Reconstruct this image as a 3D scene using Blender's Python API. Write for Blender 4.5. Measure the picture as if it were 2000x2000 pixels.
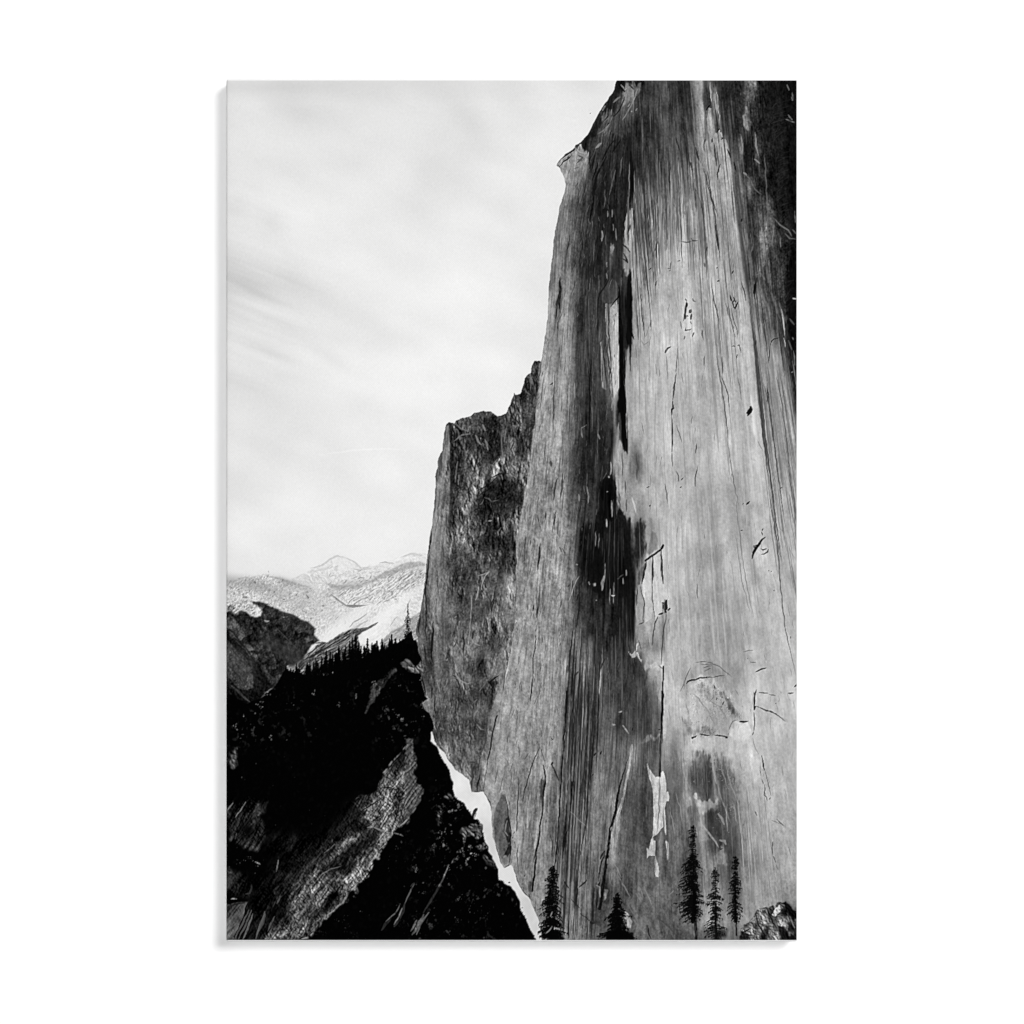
import numpy as np, math
# ---------------------------------------------------------------- painter of the black-and-white print
RES = 0.8                     # painted cells per source unit
X0, Y0, X1, Y1 = 442.0, 157.0, 1556.0, 1836.0
PW, PH = int((X1-X0)*RES), int((Y1-Y0)*RES)
xs = X0 + (np.arange(PW)+.5)*(X1-X0)/PW
ys = Y0 + (np.arange(PH)+.5)*(Y1-Y0)/PH
XX, YY = np.meshgrid(xs, ys)
XX = XX.astype(np.float32); YY = YY.astype(np.float32)
TILES = dict(A=(1060,150,500), B=(1060,550,500), C=(1060,950,500), D=(1060,1350,500), E=(800,650,400),
             F=(800,1000,400), G=(800,1400,450), H=(430,1050,400), I=(430,1440,400), J=(430,150,700), Z=(0,0,2000), U=(0,0,1932),
             K=(1060,150,250), L=(1310,150,250), M=(1060,400,250), N=(1310,400,250), O=(1060,650,250), Q=(1310,650,250),
             R=(1060,900,250), T=(1310,900,250), V=(1060,1150,250), W=(1310,1150,250), X=(1060,1400,250), Y=(1310,1400,250),
             a=(1060,1600,250), b=(1310,1600,250), c=(800,700,250), d=(800,950,250), e=(800,1150,250), f=(800,1400,250),
             g=(850,1600,250), h=(440,1060,250), i=(600,1060,250))

def tp(t, pts):
    x, y, s = TILES[t]; k = s/1932.0
    return [(x+a*k, y+b*k) for a, b in pts]

def parse(txt):
    n = [float(v) for v in txt.replace(',', ' ').split()]
    return list(zip(n[0::2], n[1::2]))

def gauss(a, sx, sy, wrap=False):
    px = 0 if wrap else int(3*sx)+1; py = 0 if wrap else int(3*sy)+1
    b = np.pad(a, ((py,py),(px,px)), 'reflect' if min(a.shape) > max(px,py)+1 else 'edge') if not wrap else a
    fy = np.fft.fftfreq(b.shape[0])[:,None]; fx = np.fft.rfftfreq(b.shape[1])[None,:]
    k = np.exp(-2*(math.pi**2)*((fx*sx)**2+(fy*sy)**2))
    r = np.fft.irfft2(np.fft.rfft2(b)*k, s=b.shape)
    return r[py:py+a.shape[0], px:px+a.shape[1]].astype(np.float32)

def wnoise(seed, sx, sy, shape=(1800, 1100)):
    r = np.random.RandomState(seed).randn(*shape)
    g = gauss(r, sx, sy, True)
    return g/g.std()

def samp(t, U, V):
    h, w = t.shape
    U = np.mod(U, w-1); V = np.mod(V, h-1)
    i = U.astype(np.int32); j = V.astype(np.int32); fu = U-i; fv = V-j
    return (t[j,i]*(1-fu)+t[j,i+1]*fu)*(1-fv)+(t[j+1,i]*(1-fu)+t[j+1,i+1]*fu)*fv

# ---- the lines the rock wall runs along: x of each guide at knots of y
GY = [150,400,650,900,1150,1400,1650,1840]
GX = [[1000,930,890,850,825,845,900,930],
      [1130,1088,1062,1034,1005,957,945,945],
      [1150,1108,1090,1070,1050,1033,1015,1000],
      [1200,1160,1150,1143,1120,1101,1087,1078],
      [1232,1225,1222,1226,1232,1236,1222,1212],
      [1238,1245,1268,1273,1280,1292,1290,1292],
      [1290,1296,1300,1310,1320,1330,1340,1345],
      [1358,1385,1404,1424,1446,1475,1500,1515],
      [1415,1440,1468,1493,1527,1570,1610,1640],
      [1500,1518,1540,1580,1620,1670,1720,1760]]
GN = [800,1034,1070,1143,1226,1262,1310,1424,1493,1580]
def guides(y):
    # smooth (Catmull-like) interpolation of the guides at y
    from_y = np.asarray(GY, float); out = []
    for g in GX:
        g = np.asarray(g, float); m = np.gradient(g, from_y)
        k = np.clip(np.searchsorted(from_y, y)-1, 0, len(GY)-2); h = from_y[k+1]-from_y[k]
        t = (y-from_y[k])/h
        out.append((2*t**3-3*t**2+1)*g[k]+(t**3-2*t**2+t)*h*m[k]+(-2*t**3+3*t**2)*g[k+1]+(t**3-t**2)*h*m[k+1])
    return np.array(out)
def u_at(x, y):
    g = guides(y); x = np.asarray(x, float)
    u = np.interp(x, g, GN)
    return np.where(x < g[0], GN[0]+(x-g[0]), np.where(x > g[-1], GN[-1]+(x-g[-1]), u))
def x_at(u, y):
    g = guides(y); return float(np.interp(u, GN, g))
UU = np.stack([u_at(xs, y) for y in ys]).astype(np.float32)

def tonemap(rows):
    rows = [(float(r[0]), parse(r[1])) for r in rows]
    yk = np.array([r[0] for r in rows])
    ug = np.arange(600, 1760, 1.0)
    prof = []
    for y, p in rows:
        px = [q[0] for q in p]; pv = [q[1] for q in p]
        prof.append(np.interp(ug, u_at(px, y), pv))
    prof = np.array(prof)
    out = np.empty((PH, PW), np.float32)
    for j, y in enumerate(ys):
        k = int(np.clip(np.searchsorted(yk, y)-1, 0, len(yk)-2))
        t = np.clip((y-yk[k])/(yk[k+1]-yk[k]), 0, 1); t = t*t*(3-2*t)
        out[j] = np.interp(UU[j], ug, prof[k]*(1-t)+prof[k+1]*t)
    return out

def box(x0, y0, x1, y1):
    a = max(0, int((x0-X0)*RES)); b = min(PW, int((x1-X0)*RES)+2)
    c = max(0, int((y0-Y0)*RES)); d = min(PH, int((y1-Y0)*RES)+2)
    return (slice(c, max(c, d)), slice(a, max(a, b)))

JX = {}
def jitter(amp_scale):
    k = amp_scale
    if k not in JX:
        JX[k] = (samp(wnoise(901+int(k*7), k, k*1.3), XX-400, YY-100)*.7+samp(wnoise(911, 1.2, 1.6), XX-400, YY-100)*.3,
                 samp(wnoise(951+int(k*7), k, k*1.3), XX-400, YY-100)*.7+samp(wnoise(961, 1.2, 1.6), XX-400, YY-100)*.3)
    return JX[k]

def dry():
    if 'dry' not in JX: JX['dry'] = samp(wnoise(977, 1.1, 2.4), XX-400, YY-100)
    return JX['dry']
def streaky():
    if 'st' not in JX: JX['st'] = samp(wnoise(981, 1.4, 34), UU, YY)*.7+samp(wnoise(983, 3.6, 60), UU, YY)*.7
    return JX['st']

def inside(px, py, pts):
    n = len(pts); c = np.zeros(px.shape, bool)
    for i in range(n):
        xa, ya = pts[i]; xb, yb = pts[(i+1) % n]
        if ya == yb: continue
        cond = ((py < ya) != (py < yb))
        c ^= cond & (px < (xb-xa)*(py-ya)/(yb-ya)+xa)
    return c

def polymask(pts, soft=.6, jit=0., jscale=4, streak=0.):
    ax = [p[0] for p in pts]; ay = [p[1] for p in pts]
    m = soft*3+jit*3+3
    sl = box(min(ax)-m, min(ay)-m, max(ax)+m, max(ay)+m)
    px, py = XX[sl], YY[sl]
    if px.size == 0: return sl, px
    if jit:
        jx, jy = jitter(jscale); px = px+jx[sl]*jit; py = py+jy[sl]*jit
    if streak: py = py+streaky()[sl]*streak
    d = .3/RES
    a = sum(inside(px+ox, py+oy, pts).astype(np.float32) for ox, oy in ((-d,-d*.5),(d,-d),(d*.5,d),(-d,d)))/4
    if soft*RES > .5: a = gauss(a, soft*RES, soft*RES)
    return sl, a

def strokemask(pts, w, taper=1, soft=.5, rough=.4):
    ax = [p[0] for p in pts]; ay = [p[1] for p in pts]; m = w+3+soft*2
    sl = box(min(ax)-m, min(ay)-m, max(ax)+m, max(ay)+m)
    px, py = XX[sl], YY[sl]
    if px.size == 0: return sl, px
    if rough:
        jx, jy = jitter(3.2); px = px+jx[sl]*rough; py = py+jy[sl]*rough
    P = np.array(pts); seg = np.hypot(*(P[1:]-P[:-1]).T); L = max(seg.sum(), 1e-6); acc = 0; out = np.zeros(px.shape, np.float32)
    for i in range(len(seg)):
        (xa, ya), (xb, yb) = P[i], P[i+1]
        if seg[i] < 1e-6: continue
        t = np.clip(((px-xa)*(xb-xa)+(py-ya)*(yb-ya))/seg[i]**2, 0, 1)
        d = np.hypot(px-xa-t*(xb-xa), py-ya-t*(yb-ya)); s = (acc+t*seg[i])/L
        if taper == 1: ww = w*.5*np.sqrt(np.clip(np.sin(np.pi*s), 0, 1))
        elif taper == 2: ww = w*.5*(1-s)
        elif taper == 3: ww = w*.5*s
        else: ww = w*.5
        q = .62/RES+soft
        cov = np.clip((ww-d)/q+.5, 0, 1)*np.minimum(1, (2*ww+.25)/(.9/RES))
        out = np.maximum(out, cov); acc += seg[i]
    if rough: out = out*np.clip(.95+dry()[sl]*.17, .45, 1)
    return sl, out

def wob(pts, amp, rnd, step=9.):
    """a hand-drawn line made uneven"""
    out = [pts[0]]
    for (xa, ya), (xb, yb) in zip(pts[:-1], pts[1:]):
        L = math.hypot(xb-xa, yb-ya); n = max(1, int(L/step))
        for k in range(1, n+1):
            t = k/n; e = amp if k < n else amp*.4
            out.append((xa+(xb-xa)*t+rnd.gauss(0, e), ya+(yb-ya)*t+rnd.gauss(0, e*.6)))
    return out
import random
def blend(img, sl, m, tone, alpha): img[sl] += (tone-img[sl])*(m*alpha)

def run(img, txt, seed=1, wobble=.45, only='PMBSFC', streak=0.):
    """each line: op tile ; numbers ; points"""
    rnd = random.Random(seed)
    for ln in txt.strip().splitlines():
        ln = ln.split('#')[0].strip()
        if not ln: continue
        hd, *rest = [q.strip() for q in ln.split(';')]
        op, t = hd.split()
        if op not in only: continue
        nums = [float(v) for v in rest[0].split()] if rest[0] else []
        for ptx in rest[1:]:
            if not ptx.strip(): continue
            pts = tp(t, parse(ptx))
            if op == 'S':                       # stroke: width tone alpha [taper soft]
                w, tone, al = nums[:3]; ta = int(nums[3]) if len(nums) > 3 else 1; so = nums[4] if len(nums) > 4 else .3
                sl, m = strokemask(wob(pts, wobble, rnd), w*1.18, ta, so)
                if m.size: blend(img, sl, m, tone, al)
            elif op == 'P':                     # polygon: tone alpha soft jitter [jscale]
                tone, al, so, ji = nums[:4]; js = nums[4] if len(nums) > 4 else 4
                sl, m = polymask(pts, so, ji, js, streak*min(1, ji*.7)*(0. if ji < .7 else 1.))
                if m.size and streak and so >= 1.2:
                    m = np.clip(m+(streaky()[sl]*.5+dry()[sl]*.35)*3.2*m*(1-m), 0, 1)*np.clip(.93+.12*dry()[sl]+.1*streaky()[sl], .4, 1)
                if m.size: blend(img, sl, m, tone, al)
            elif op == 'M':                     # multiply polygon
                tone, al, so, ji = nums[:4]
                sl, m = polymask(pts, so, ji)
                if m.size: img[sl] *= 1+(tone-1)*m*al
            elif op == 'B':                     # soft blob: tone alpha rx ry angle, at each point
                tone, al, rx, ry, an = nums[:5]
                for (cx, cy) in pts:
                    r = max(rx, ry)*3; sl = box(cx-r, cy-r, cx+r, cy+r)
                    if XX[sl].size == 0: continue
                    a = math.radians(an); dx = XX[sl]-cx; dy = YY[sl]-cy
                    p = dx*math.cos(a)+dy*math.sin(a); q = -dx*math.sin(a)+dy*math.cos(a)
                    m = np.exp(-.5*((p/rx)**2+(q/ry)**2))
                    if streak: m = m*np.clip(.6+.6*streaky()[sl]+.2*dry()[sl], 0, 1.15)
                    blend(img, sl, m, tone, al)
            elif op == 'C':                     # cluster of little marks: tone alpha count spread
                tone, al, nn, sp = nums[:4]
                for (cx, cy) in pts:
                    for k in range(int(nn*rnd.uniform(.6, 1.4))):
                        x = cx+rnd.gauss(0, sp); y = cy+rnd.gauss(0, sp)
                        sl, m = strokemask([(x, y), (x+rnd.gauss(0, min(sp*.4, 1.8)), y+rnd.gauss(0, min(sp*.5, 2.4)))], rnd.uniform(.9, 2.2), 1, .3)
                        if m.size: blend(img, sl, m, tone*rnd.uniform(.5, 1.2), al*rnd.uniform(.5, 1))
            elif op == 'F':                     # flow line: width tone alpha length, down from each point
                w, tone, al, ln_ = nums[:4]
                for (cx, cy) in pts:
                    u = float(u_at(cx, cy)); n = max(2, int(ln_/14)); l = ln_*rnd.uniform(.8, 1.15)
                    q = [(x_at(u, min(cy+l*k/n, 1839)), cy+l*k/n) for k in range(n+1)]
                    sl, m = strokemask(wob(q, .3, rnd, 30), w, 1, .3)
                    if m.size: blend(img, sl, m, tone, al)

def flowlines(img, rnd, n, poly, wr, lr, tones, al, lean=0.):
    ax = [p[0] for p in poly]; ay = [p[1] for p in poly]; P = poly
    k = 0; tries = 0
    while k < n and tries < n*30:
        tries += 1
        cx = rnd.uniform(min(ax), max(ax)); cy = rnd.uniform(min(ay), max(ay))
        if not inside(np.array([cx]), np.array([cy]), P)[0]: continue
        k += 1
        u = float(u_at(cx, cy)); l = rnd.uniform(*lr); m_ = max(2, int(l/14)); w = rnd.uniform(*wr); t = rnd.choice(tones)*rnd.uniform(.85, 1.1)
        q = []
        for j in range(m_+1):
            y = cy+l*j/m_
            if y > 1838: break
            q.append((x_at(u, y)+lean*l*j/m_, y))
        if len(q) < 2: continue
        sl, m = strokemask(wob(q, .25, rnd, 30), w, 1, .3, .15)
        if m.size: blend(img, sl, m, t, al*rnd.uniform(.6, 1))

def ticks(img, rnd, n, poly, lr=(5, 22), w=(1., 2.), al=.6, dark=35, light=175, lean=.15):
    """short breaks in the rock, a dark one with a lit edge beside it"""
    ax = [p[0] for p in poly]; ay = [p[1] for p in poly]; k = 0
    while k < n:
        cx = rnd.uniform(min(ax), max(ax)); cy = rnd.uniform(min(ay), max(ay))
        if not inside(np.array([cx]), np.array([cy]), poly)[0]: continue
        k += 1
        u = float(u_at(cx, cy)); l = rnd.uniform(*lr); d = (x_at(u, min(cy+l, 1839))-cx)+rnd.gauss(0, lean)*l
        q = [(cx, cy), (cx+d*.5+rnd.gauss(0, .8), cy+l*.5), (cx+d, cy+l)]
        a = al*rnd.uniform(.4, 1); ww = rnd.uniform(*w)
        sl, m = strokemask([(x+1.4, y) for x, y in q], ww, 1, .3, .3)
        if m.size: blend(img, sl, m, light, a*.6)
        sl, m = strokemask(q, ww, 1, .3, .3)
        if m.size: blend(img, sl, m, dark*rnd.uniform(.5, 1.6), a)

def conifer(img, x, top, base, w, rnd, dens=1., tone=.02, trunk=2.2, shape=.75, gap=.12, side=0., alpha=1., lo=0., th=1.):
    """a conifer drawn branch by branch; w = half width, lo = bare length of trunk (fraction)"""
    h = base-top
    sl, m = strokemask([(x, top), (x+rnd.uniform(-1,1), base)], trunk, 3, .3); blend(img, sl, m, tone, alpha)
    y = top+1.5
    hb = h*(1-lo)
    while y < top+hb:
        f = (y-top)/hb
        env = w*(f**shape)*(.75+.25*math.sin(f*17+rnd.random()))
        for s in (-1, 1):
            if rnd.random() < gap: continue
            L = env*rnd.uniform(.45, 1.12)*(1+side*s)
            if L < .8: L = .8
            dr = rnd.uniform(.05, .55)*L
            n = 4; q = [(x, y)]
            for k in range(1, n+1):
                t = k/n; q.append((x+s*L*t, y+dr*t*t+rnd.uniform(-.5,.5)-.15*L*t*(1-t)))
            sl, m = strokemask(q, rnd.uniform(1.9, 3.4)*th, 2, .3, .2)
            if m.size: blend(img, sl, m, tone, alpha*.95)
            for k in range(int(L/1.7*dens)):   # hanging twigs
                t = rnd.uniform(.12, 1); bx = x+s*L*t; by = y+dr*t*t
                sl, m = strokemask([(bx, by-1), (bx+rnd.uniform(-1.5,2.2)*s, by+rnd.uniform(1.,4.2))], rnd.uniform(1.2, 2.5)*th, 2, .3)
                if m.size: blend(img, sl, m, tone*rnd.uniform(.5,1.6), alpha*.9)
        y += rnd.uniform(1.7, 3.3)/dens**.5

def layer(img, pts, tone, ops, tex, k, soft=.8, jit=1., seed=1, wob_=.8, extra=None, js=4, streak=0.):
    L = np.zeros((PH, PW), np.float32)+tone
    run(L, ops, seed, wob_, 'PMB')
    L = L+tex*k*np.clip(.12+L/110., 0, 1.6)
    run(L, ops, seed, wob_, 'SFC')
    if extra: extra(L)
    sl, m = polymask(pts, soft, jit, js, streak)
    img[sl] += (L[sl]-img[sl])*m

def relief(seed, s, ang, aniso=1.6, dirv=(.7, -.7), rot=0.):
    """rocky relief lit from one side: derivative of a ridged height field; returns about -1..1"""
    a = math.radians(rot); c_, s_ = math.cos(a), math.sin(a)
    Xr = (XX*c_+YY*s_); Yr = (-XX*s_+YY*c_)
    h = 0
    for k, (sc, am) in enumerate(((s, 1.), (s*.5, .55), (s*.27, .32))):
        n = samp(wnoise(seed+k, sc, sc*aniso), Xr+3000, Yr+3000)
        h = h+(1-np.abs(n)*1.2)*am*sc
    gy, gx = np.gradient(h, 1/RES, 1/RES)
    d = gx*dirv[0]+gy*dirv[1]
    return np.clip(d/(d.std()*1.6), -1.6, 1.6)
# ================================================================ the picture itself (values 0..255, display grey)
WALL = [
(160, "1200 25 1215 35 1228 75 1240 95 1252 55 1270 75 1300 80 1330 70 1345 60 1352 120 1360 160 1369 170 1376 75 1384 110 1392 60 1410 42 1430 32 1446 45 1455 80 1463 120 1474 85 1482 40 1500 25 1530 22 1556 16"),
(200, "1175 40 1200 45 1215 100 1228 85 1240 90 1255 70 1275 75 1300 82 1330 72 1352 70 1360 130 1368 170 1374 80 1386 60 1396 150 1400 60 1420 42 1440 40 1455 80 1465 90 1474 60 1485 35 1530 22 1556 18"),
(250, "1150 40 1165 60 1185 72 1200 60 1225 42 1245 55 1280 75 1310 85 1340 78 1350 80 1362 130 1372 172 1378 80 1384 150 1392 168 1397 90 1402 60 1407 110 1415 55 1425 70 1432 50 1445 45 1454 70 1460 105 1468 70 1478 40 1490 32 1520 28 1556 18"),
(290, "1112 40 1130 55 1150 60 1175 68 1200 60 1224 42 1230 25 1245 55 1280 78 1310 88 1340 90 1362 120 1372 170 1382 100 1390 160 1400 120 1408 160 1418 160 1425 80 1440 70 1447 120 1455 35 1468 60 1475 100 1482 50 1500 32 1530 25 1556 18"),
(330, "1092 120 1110 150 1145 140 1152 70 1175 68 1200 60 1222 48 1228 15 1236 22 1245 60 1275 80 1300 92 1330 115 1360 135 1380 165 1395 150 1402 172 1424 178 1429 120 1434 80 1441 100 1448 60 1456 50 1475 90 1482 60 1500 35 1530 24 1556 16"),
(370, "1098 130 1130 120 1150 85 1160 60 1190 60 1205 60 1223 45 1228 15 1236 22 1242 90 1252 70 1275 90 1300 105 1330 125 1360 145 1380 168 1400 168 1424 176 1431 120 1436 75 1445 115 1456 60 1462 120 1475 60 1500 32 1530 24 1556 16"),
(405, "1090 125 1110 105 1130 90 1150 62 1170 58 1200 56 1220 48 1224 90 1230 125 1236 60 1245 95 1265 100 1285 130 1310 135 1340 152 1370 155 1400 170 1434 172 1440 85 1448 125 1456 70 1468 55 1478 85 1492 55 1500 80 1520 32 1556 16"),
(440, "1086 118 1110 118 1135 90 1150 70 1170 58 1200 50 1218 42 1224 150 1236 140 1243 90 1265 110 1285 140 1300 120 1345 160 1370 160 1400 165 1438 172 1443 85 1452 120 1458 60 1475 60 1490 110 1500 90 1510 60 1530 35 1556 18"),
(470, "1084 112 1100 125 1130 102 1150 75 1170 60 1190 62 1204 48 1216 42 1221 145 1236 152 1240 80 1255 110 1280 155 1320 176 1370 165 1410 175 1440 172 1447 100 1456 118 1464 60 1475 75 1486 140 1494 130 1505 75 1525 45 1556 22"),
(510, "1080 118 1100 130 1130 92 1150 75 1170 62 1185 80 1195 120 1203 55 1214 50 1219 120 1236 160 1243 90 1258 140 1280 172 1320 186 1360 182 1410 182 1442 172 1450 100 1460 110 1470 70 1485 90 1500 100 1515 60 1535 40 1556 18"),
(540, "1078 120 1095 138 1120 128 1140 85 1160 75 1185 72 1195 85 1205 50 1216 60 1221 150 1236 165 1260 165 1300 186 1350 190 1400 186 1432 178 1449 170 1457 92 1470 90 1490 105 1502 70 1525 58 1545 35 1556 15"),
(600, "1070 140 1082 125 1090 90 1100 132 1120 112 1145 70 1170 72 1182 66 1190 150 1204 165 1208 50 1215 35 1230 38 1235 165 1300 190 1400 184 1440 182 1464 182 1470 130 1480 155 1496 100 1520 72 1535 50 1556 14"),
(650, "1064 145 1086 115 1098 140 1120 110 1145 72 1168 74 1182 80 1190 165 1204 170 1209 40 1218 35 1230 60 1236 170 1280 186 1330 195 1400 185 1455 185 1472 165 1484 170 1496 105 1520 85 1532 55 1545 28 1556 14"),
(700, "1062 150 1085 132 1105 142 1125 102 1150 72 1170 82 1183 112 1195 168 1206 170 1211 35 1221 50 1225 150 1240 178 1320 195 1400 186 1450 188 1474 178 1480 120 1488 160 1510 152 1530 115 1541 60 1556 20"),
(760, "1052 145 1075 145 1095 130 1120 112 1145 70 1168 80 1184 90 1192 120 1204 140 1210 32 1219 48 1223 165 1245 185 1320 192 1400 186 1460 186 1476 165 1482 115 1492 165 1520 162 1535 150 1545 90 1556 30"),
(810, "1046 140 1075 142 1095 120 1120 108 1145 70 1165 72 1180 55 1193 70 1201 110 1206 40 1219 40 1224 172 1250 186 1300 192 1400 186 1472 186 1484 130 1495 172 1520 162 1537 165 1550 130 1556 70"),
(850, "1040 138 1070 150 1090 130 1115 105 1140 72 1160 66 1180 48 1196 50 1206 120 1214 38 1222 60 1226 165 1255 185 1320 195 1400 186 1475 188 1488 140 1500 175 1525 168 1545 160 1556 120"),
(900, "1034 130 1060 152 1085 135 1110 108 1140 75 1165 70 1183 45 1194 60 1202 150 1220 135 1240 125 1247 110 1256 178 1300 192 1360 196 1430 190 1482 195 1495 150 1506 185 1530 172 1556 165"),
(960, "1022 140 1055 128 1075 108 1095 142 1120 90 1145 80 1160 55 1175 32 1200 22 1206 110 1220 142 1235 182 1260 188 1310 190 1350 200 1380 172 1430 166 1480 192 1505 172 1530 186 1556 170"),
(1000,"1018 130 1060 130 1100 135 1125 85 1140 62 1160 50 1175 35 1199 35 1208 120 1228 150 1233 190 1243 175 1255 160 1262 186 1300 180 1340 200 1360 182 1400 166 1430 170 1460 180 1500 190 1540 186 1556 170"),
(1040,"1012 130 1060 132 1100 142 1120 112 1129 55 1150 34 1170 40 1190 38 1230 42 1237 110 1243 60 1254 62 1263 150 1272 132 1290 172 1320 195 1345 200 1360 180 1400 166 1440 166 1480 190 1540 190 1556 170"),
(1090,"1008 122 1050 132 1100 142 1118 118 1129 40 1150 28 1180 26 1215 30 1228 42 1240 75 1250 90 1256 110 1264 196 1290 192 1320 196 1370 168 1400 160 1440 180 1480 200 1556 188"),
(1130,"1005 130 1100 142 1118 108 1130 55 1150 36 1165 32 1180 35 1200 22 1220 28 1238 42 1244 130 1256 180 1290 190 1330 195 1380 182 1400 162 1440 186 1500 200 1556 182"),
(1190,"1000 140 1100 132 1118 88 1130 65 1155 48 1180 46 1210 40 1238 26 1243 130 1260 172 1280 180 1298 140 1310 172 1340 180 1400 166 1440 166 1480 200 1556 190"),
(1230,"1000 140 1098 142 1112 90 1125 100 1145 60 1165 54 1185 48 1215 42 1236 28 1241 120 1255 140 1262 180 1280 140 1296 110 1306 165 1340 185 1400 172 1440 160 1480 196 1520 200 1556 190"),
(1262,"1000 140 1095 146 1110 95 1120 132 1135 78 1150 105 1162 68 1185 60 1215 58 1228 55 1240 120 1255 130 1275 115 1296 120 1304 165 1340 182 1380 172 1410 160 1440 165 1480 195 1520 200 1556 190"),
(1300,"990 142 1050 150 1105 132 1114 78 1130 102 1150 118 1165 68 1180 75 1210 68 1238 58 1252 70 1258 130 1268 150 1292 172 1310 180 1350 182 1400 172 1440 162 1480 190 1556 190"),
(1360,"970 150 1030 150 1090 142 1106 108 1118 68 1140 92 1160 58 1172 92 1200 74 1220 68 1255 60 1272 90 1292 112 1298 172 1330 200 1380 182 1420 186 1470 200 1556 192"),
(1420,"960 142 1030 150 1090 146 1103 90 1120 68 1145 112 1160 68 1175 92 1200 92 1230 72 1260 68 1285 90 1293 105 1298 150 1315 140 1330 185 1400 186 1450 192 1520 200 1556 188"),
(1470,"950 150 1040 142 1090 132 1105 98 1125 68 1140 122 1155 88 1175 112 1210 102 1232 120 1240 150 1250 100 1280 90 1292 90 1300 130 1320 110 1336 170 1345 188 1400 196 1450 200 1556 190"),
(1520,"1000 146 1080 130 1096 62 1110 122 1125 88 1145 102 1160 112 1200 116 1220 110 1240 88 1290 88 1325 92 1338 150 1350 75 1386 72 1394 150 1408 80 1430 140 1450 185 1500 198 1556 190"),
(1570,"1000 146 1085 110 1098 100 1112 60 1130 102 1150 112 1180 122 1200 145 1214 78 1270 76 1325 84 1340 140 1356 110 1385 68 1396 130 1410 78 1430 110 1450 178 1500 196 1556 190"),
(1630,"1010 142 1075 120 1090 88 1105 60 1120 112 1150 112 1168 130 1180 100 1196 150 1212 88 1240 82 1290 78 1320 95 1336 110 1352 70 1370 150 1384 75 1410 80 1436 80 1450 130 1460 170 1500 190 1556 180"),
(1690,"1030 138 1075 130 1090 68 1110 90 1140 110 1165 118 1184 95 1196 120 1210 84 1250 98 1290 88 1325 84 1345 80 1372 120 1395 135 1412 80 1436 85 1450 140 1470 110 1500 170 1556 168"),
(1740,"1050 132 1080 125 1100 100 1130 110 1150 112 1168 70 1180 60 1200 76 1230 80 1260 100 1300 90 1350 90 1372 125 1400 140 1420 90 1440 90 1456 165 1480 170 1500 150 1556 140"),
(1800,"1060 115 1100 122 1130 112 1160 80 1180 75 1200 82 1230 95 1270 110 1320 92 1350 100 1380 150 1410 120 1440 140 1456 180 1500 150 1556 100"),
(1840,"1060 110 1100 118 1130 130 1160 112 1190 90 1240 112 1290 90 1340 80 1400 90 1440 120 1500 120 1556 80")]

BUTT = [
(700, "1000 60 1060 55"), (760, "990 60 1055 50"),
(830, "868 80 880 45 900 60 930 55 960 62 1000 60 1050 55"),
(860, "868 100 876 75 880 32 905 45 920 62 950 40 970 35 985 75 1010 60 1045 55"),
(890, "862 100 872 125 878 90 881 30 905 50 925 70 955 45 972 30 982 90 1010 75 1040 80"),
(920, "856 100 866 130 877 130 880 45 900 60 930 85 960 75 975 105 1000 100 1014 65 1036 90"),
(950, "852 110 866 135 876 130 880 50 900 70 930 85 955 60 980 45 1000 60 1015 75 1032 95"),
(985, "846 125 860 140 874 120 880 55 900 85 925 75 945 35 980 42 1010 55 1022 100 1030 110"),
(1020,"845 140 872 132 880 60 900 70 920 75 940 52 965 45 985 60 1005 75 1018 120"),
(1060,"842 150 870 142 880 80 900 90 925 60 950 48 975 62 990 60 1003 70 1008 120"),
(1100,"836 70 846 150 866 130 880 82 905 75 930 65 950 95 970 100 985 75 1000 110 1008 120"),
(1150,"834 110 850 142 862 128 880 85 905 80 930 78 955 120 975 90 985 115 1005 130"),
(1200,"825 90 842 120 855 135 866 100 885 110 905 90 925 75 950 82 965 90 985 105 1000 125"),
(1250,"820 95 838 70 850 125 865 95 885 118 905 100 930 110 945 78 965 98 980 85 1000 125"),
(1300,"828 80 842 60 852 110 870 110 895 135 920 110 935 60 950 120 965 125 990 130"),
(1345,"840 70 850 95 870 92 890 110 905 105 930 90 950 100 960 60 975 120"),
(1390,"850 90 870 80 900 100 925 95 945 90 955 85 965 120"),
(1430,"852 60 875 90 905 105 930 85 945 60 955 130"),
(1480,"870 130 900 118 920 100 940 90 952 140"),
(1540,"915 160 930 110 945 120 955 140")]

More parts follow.
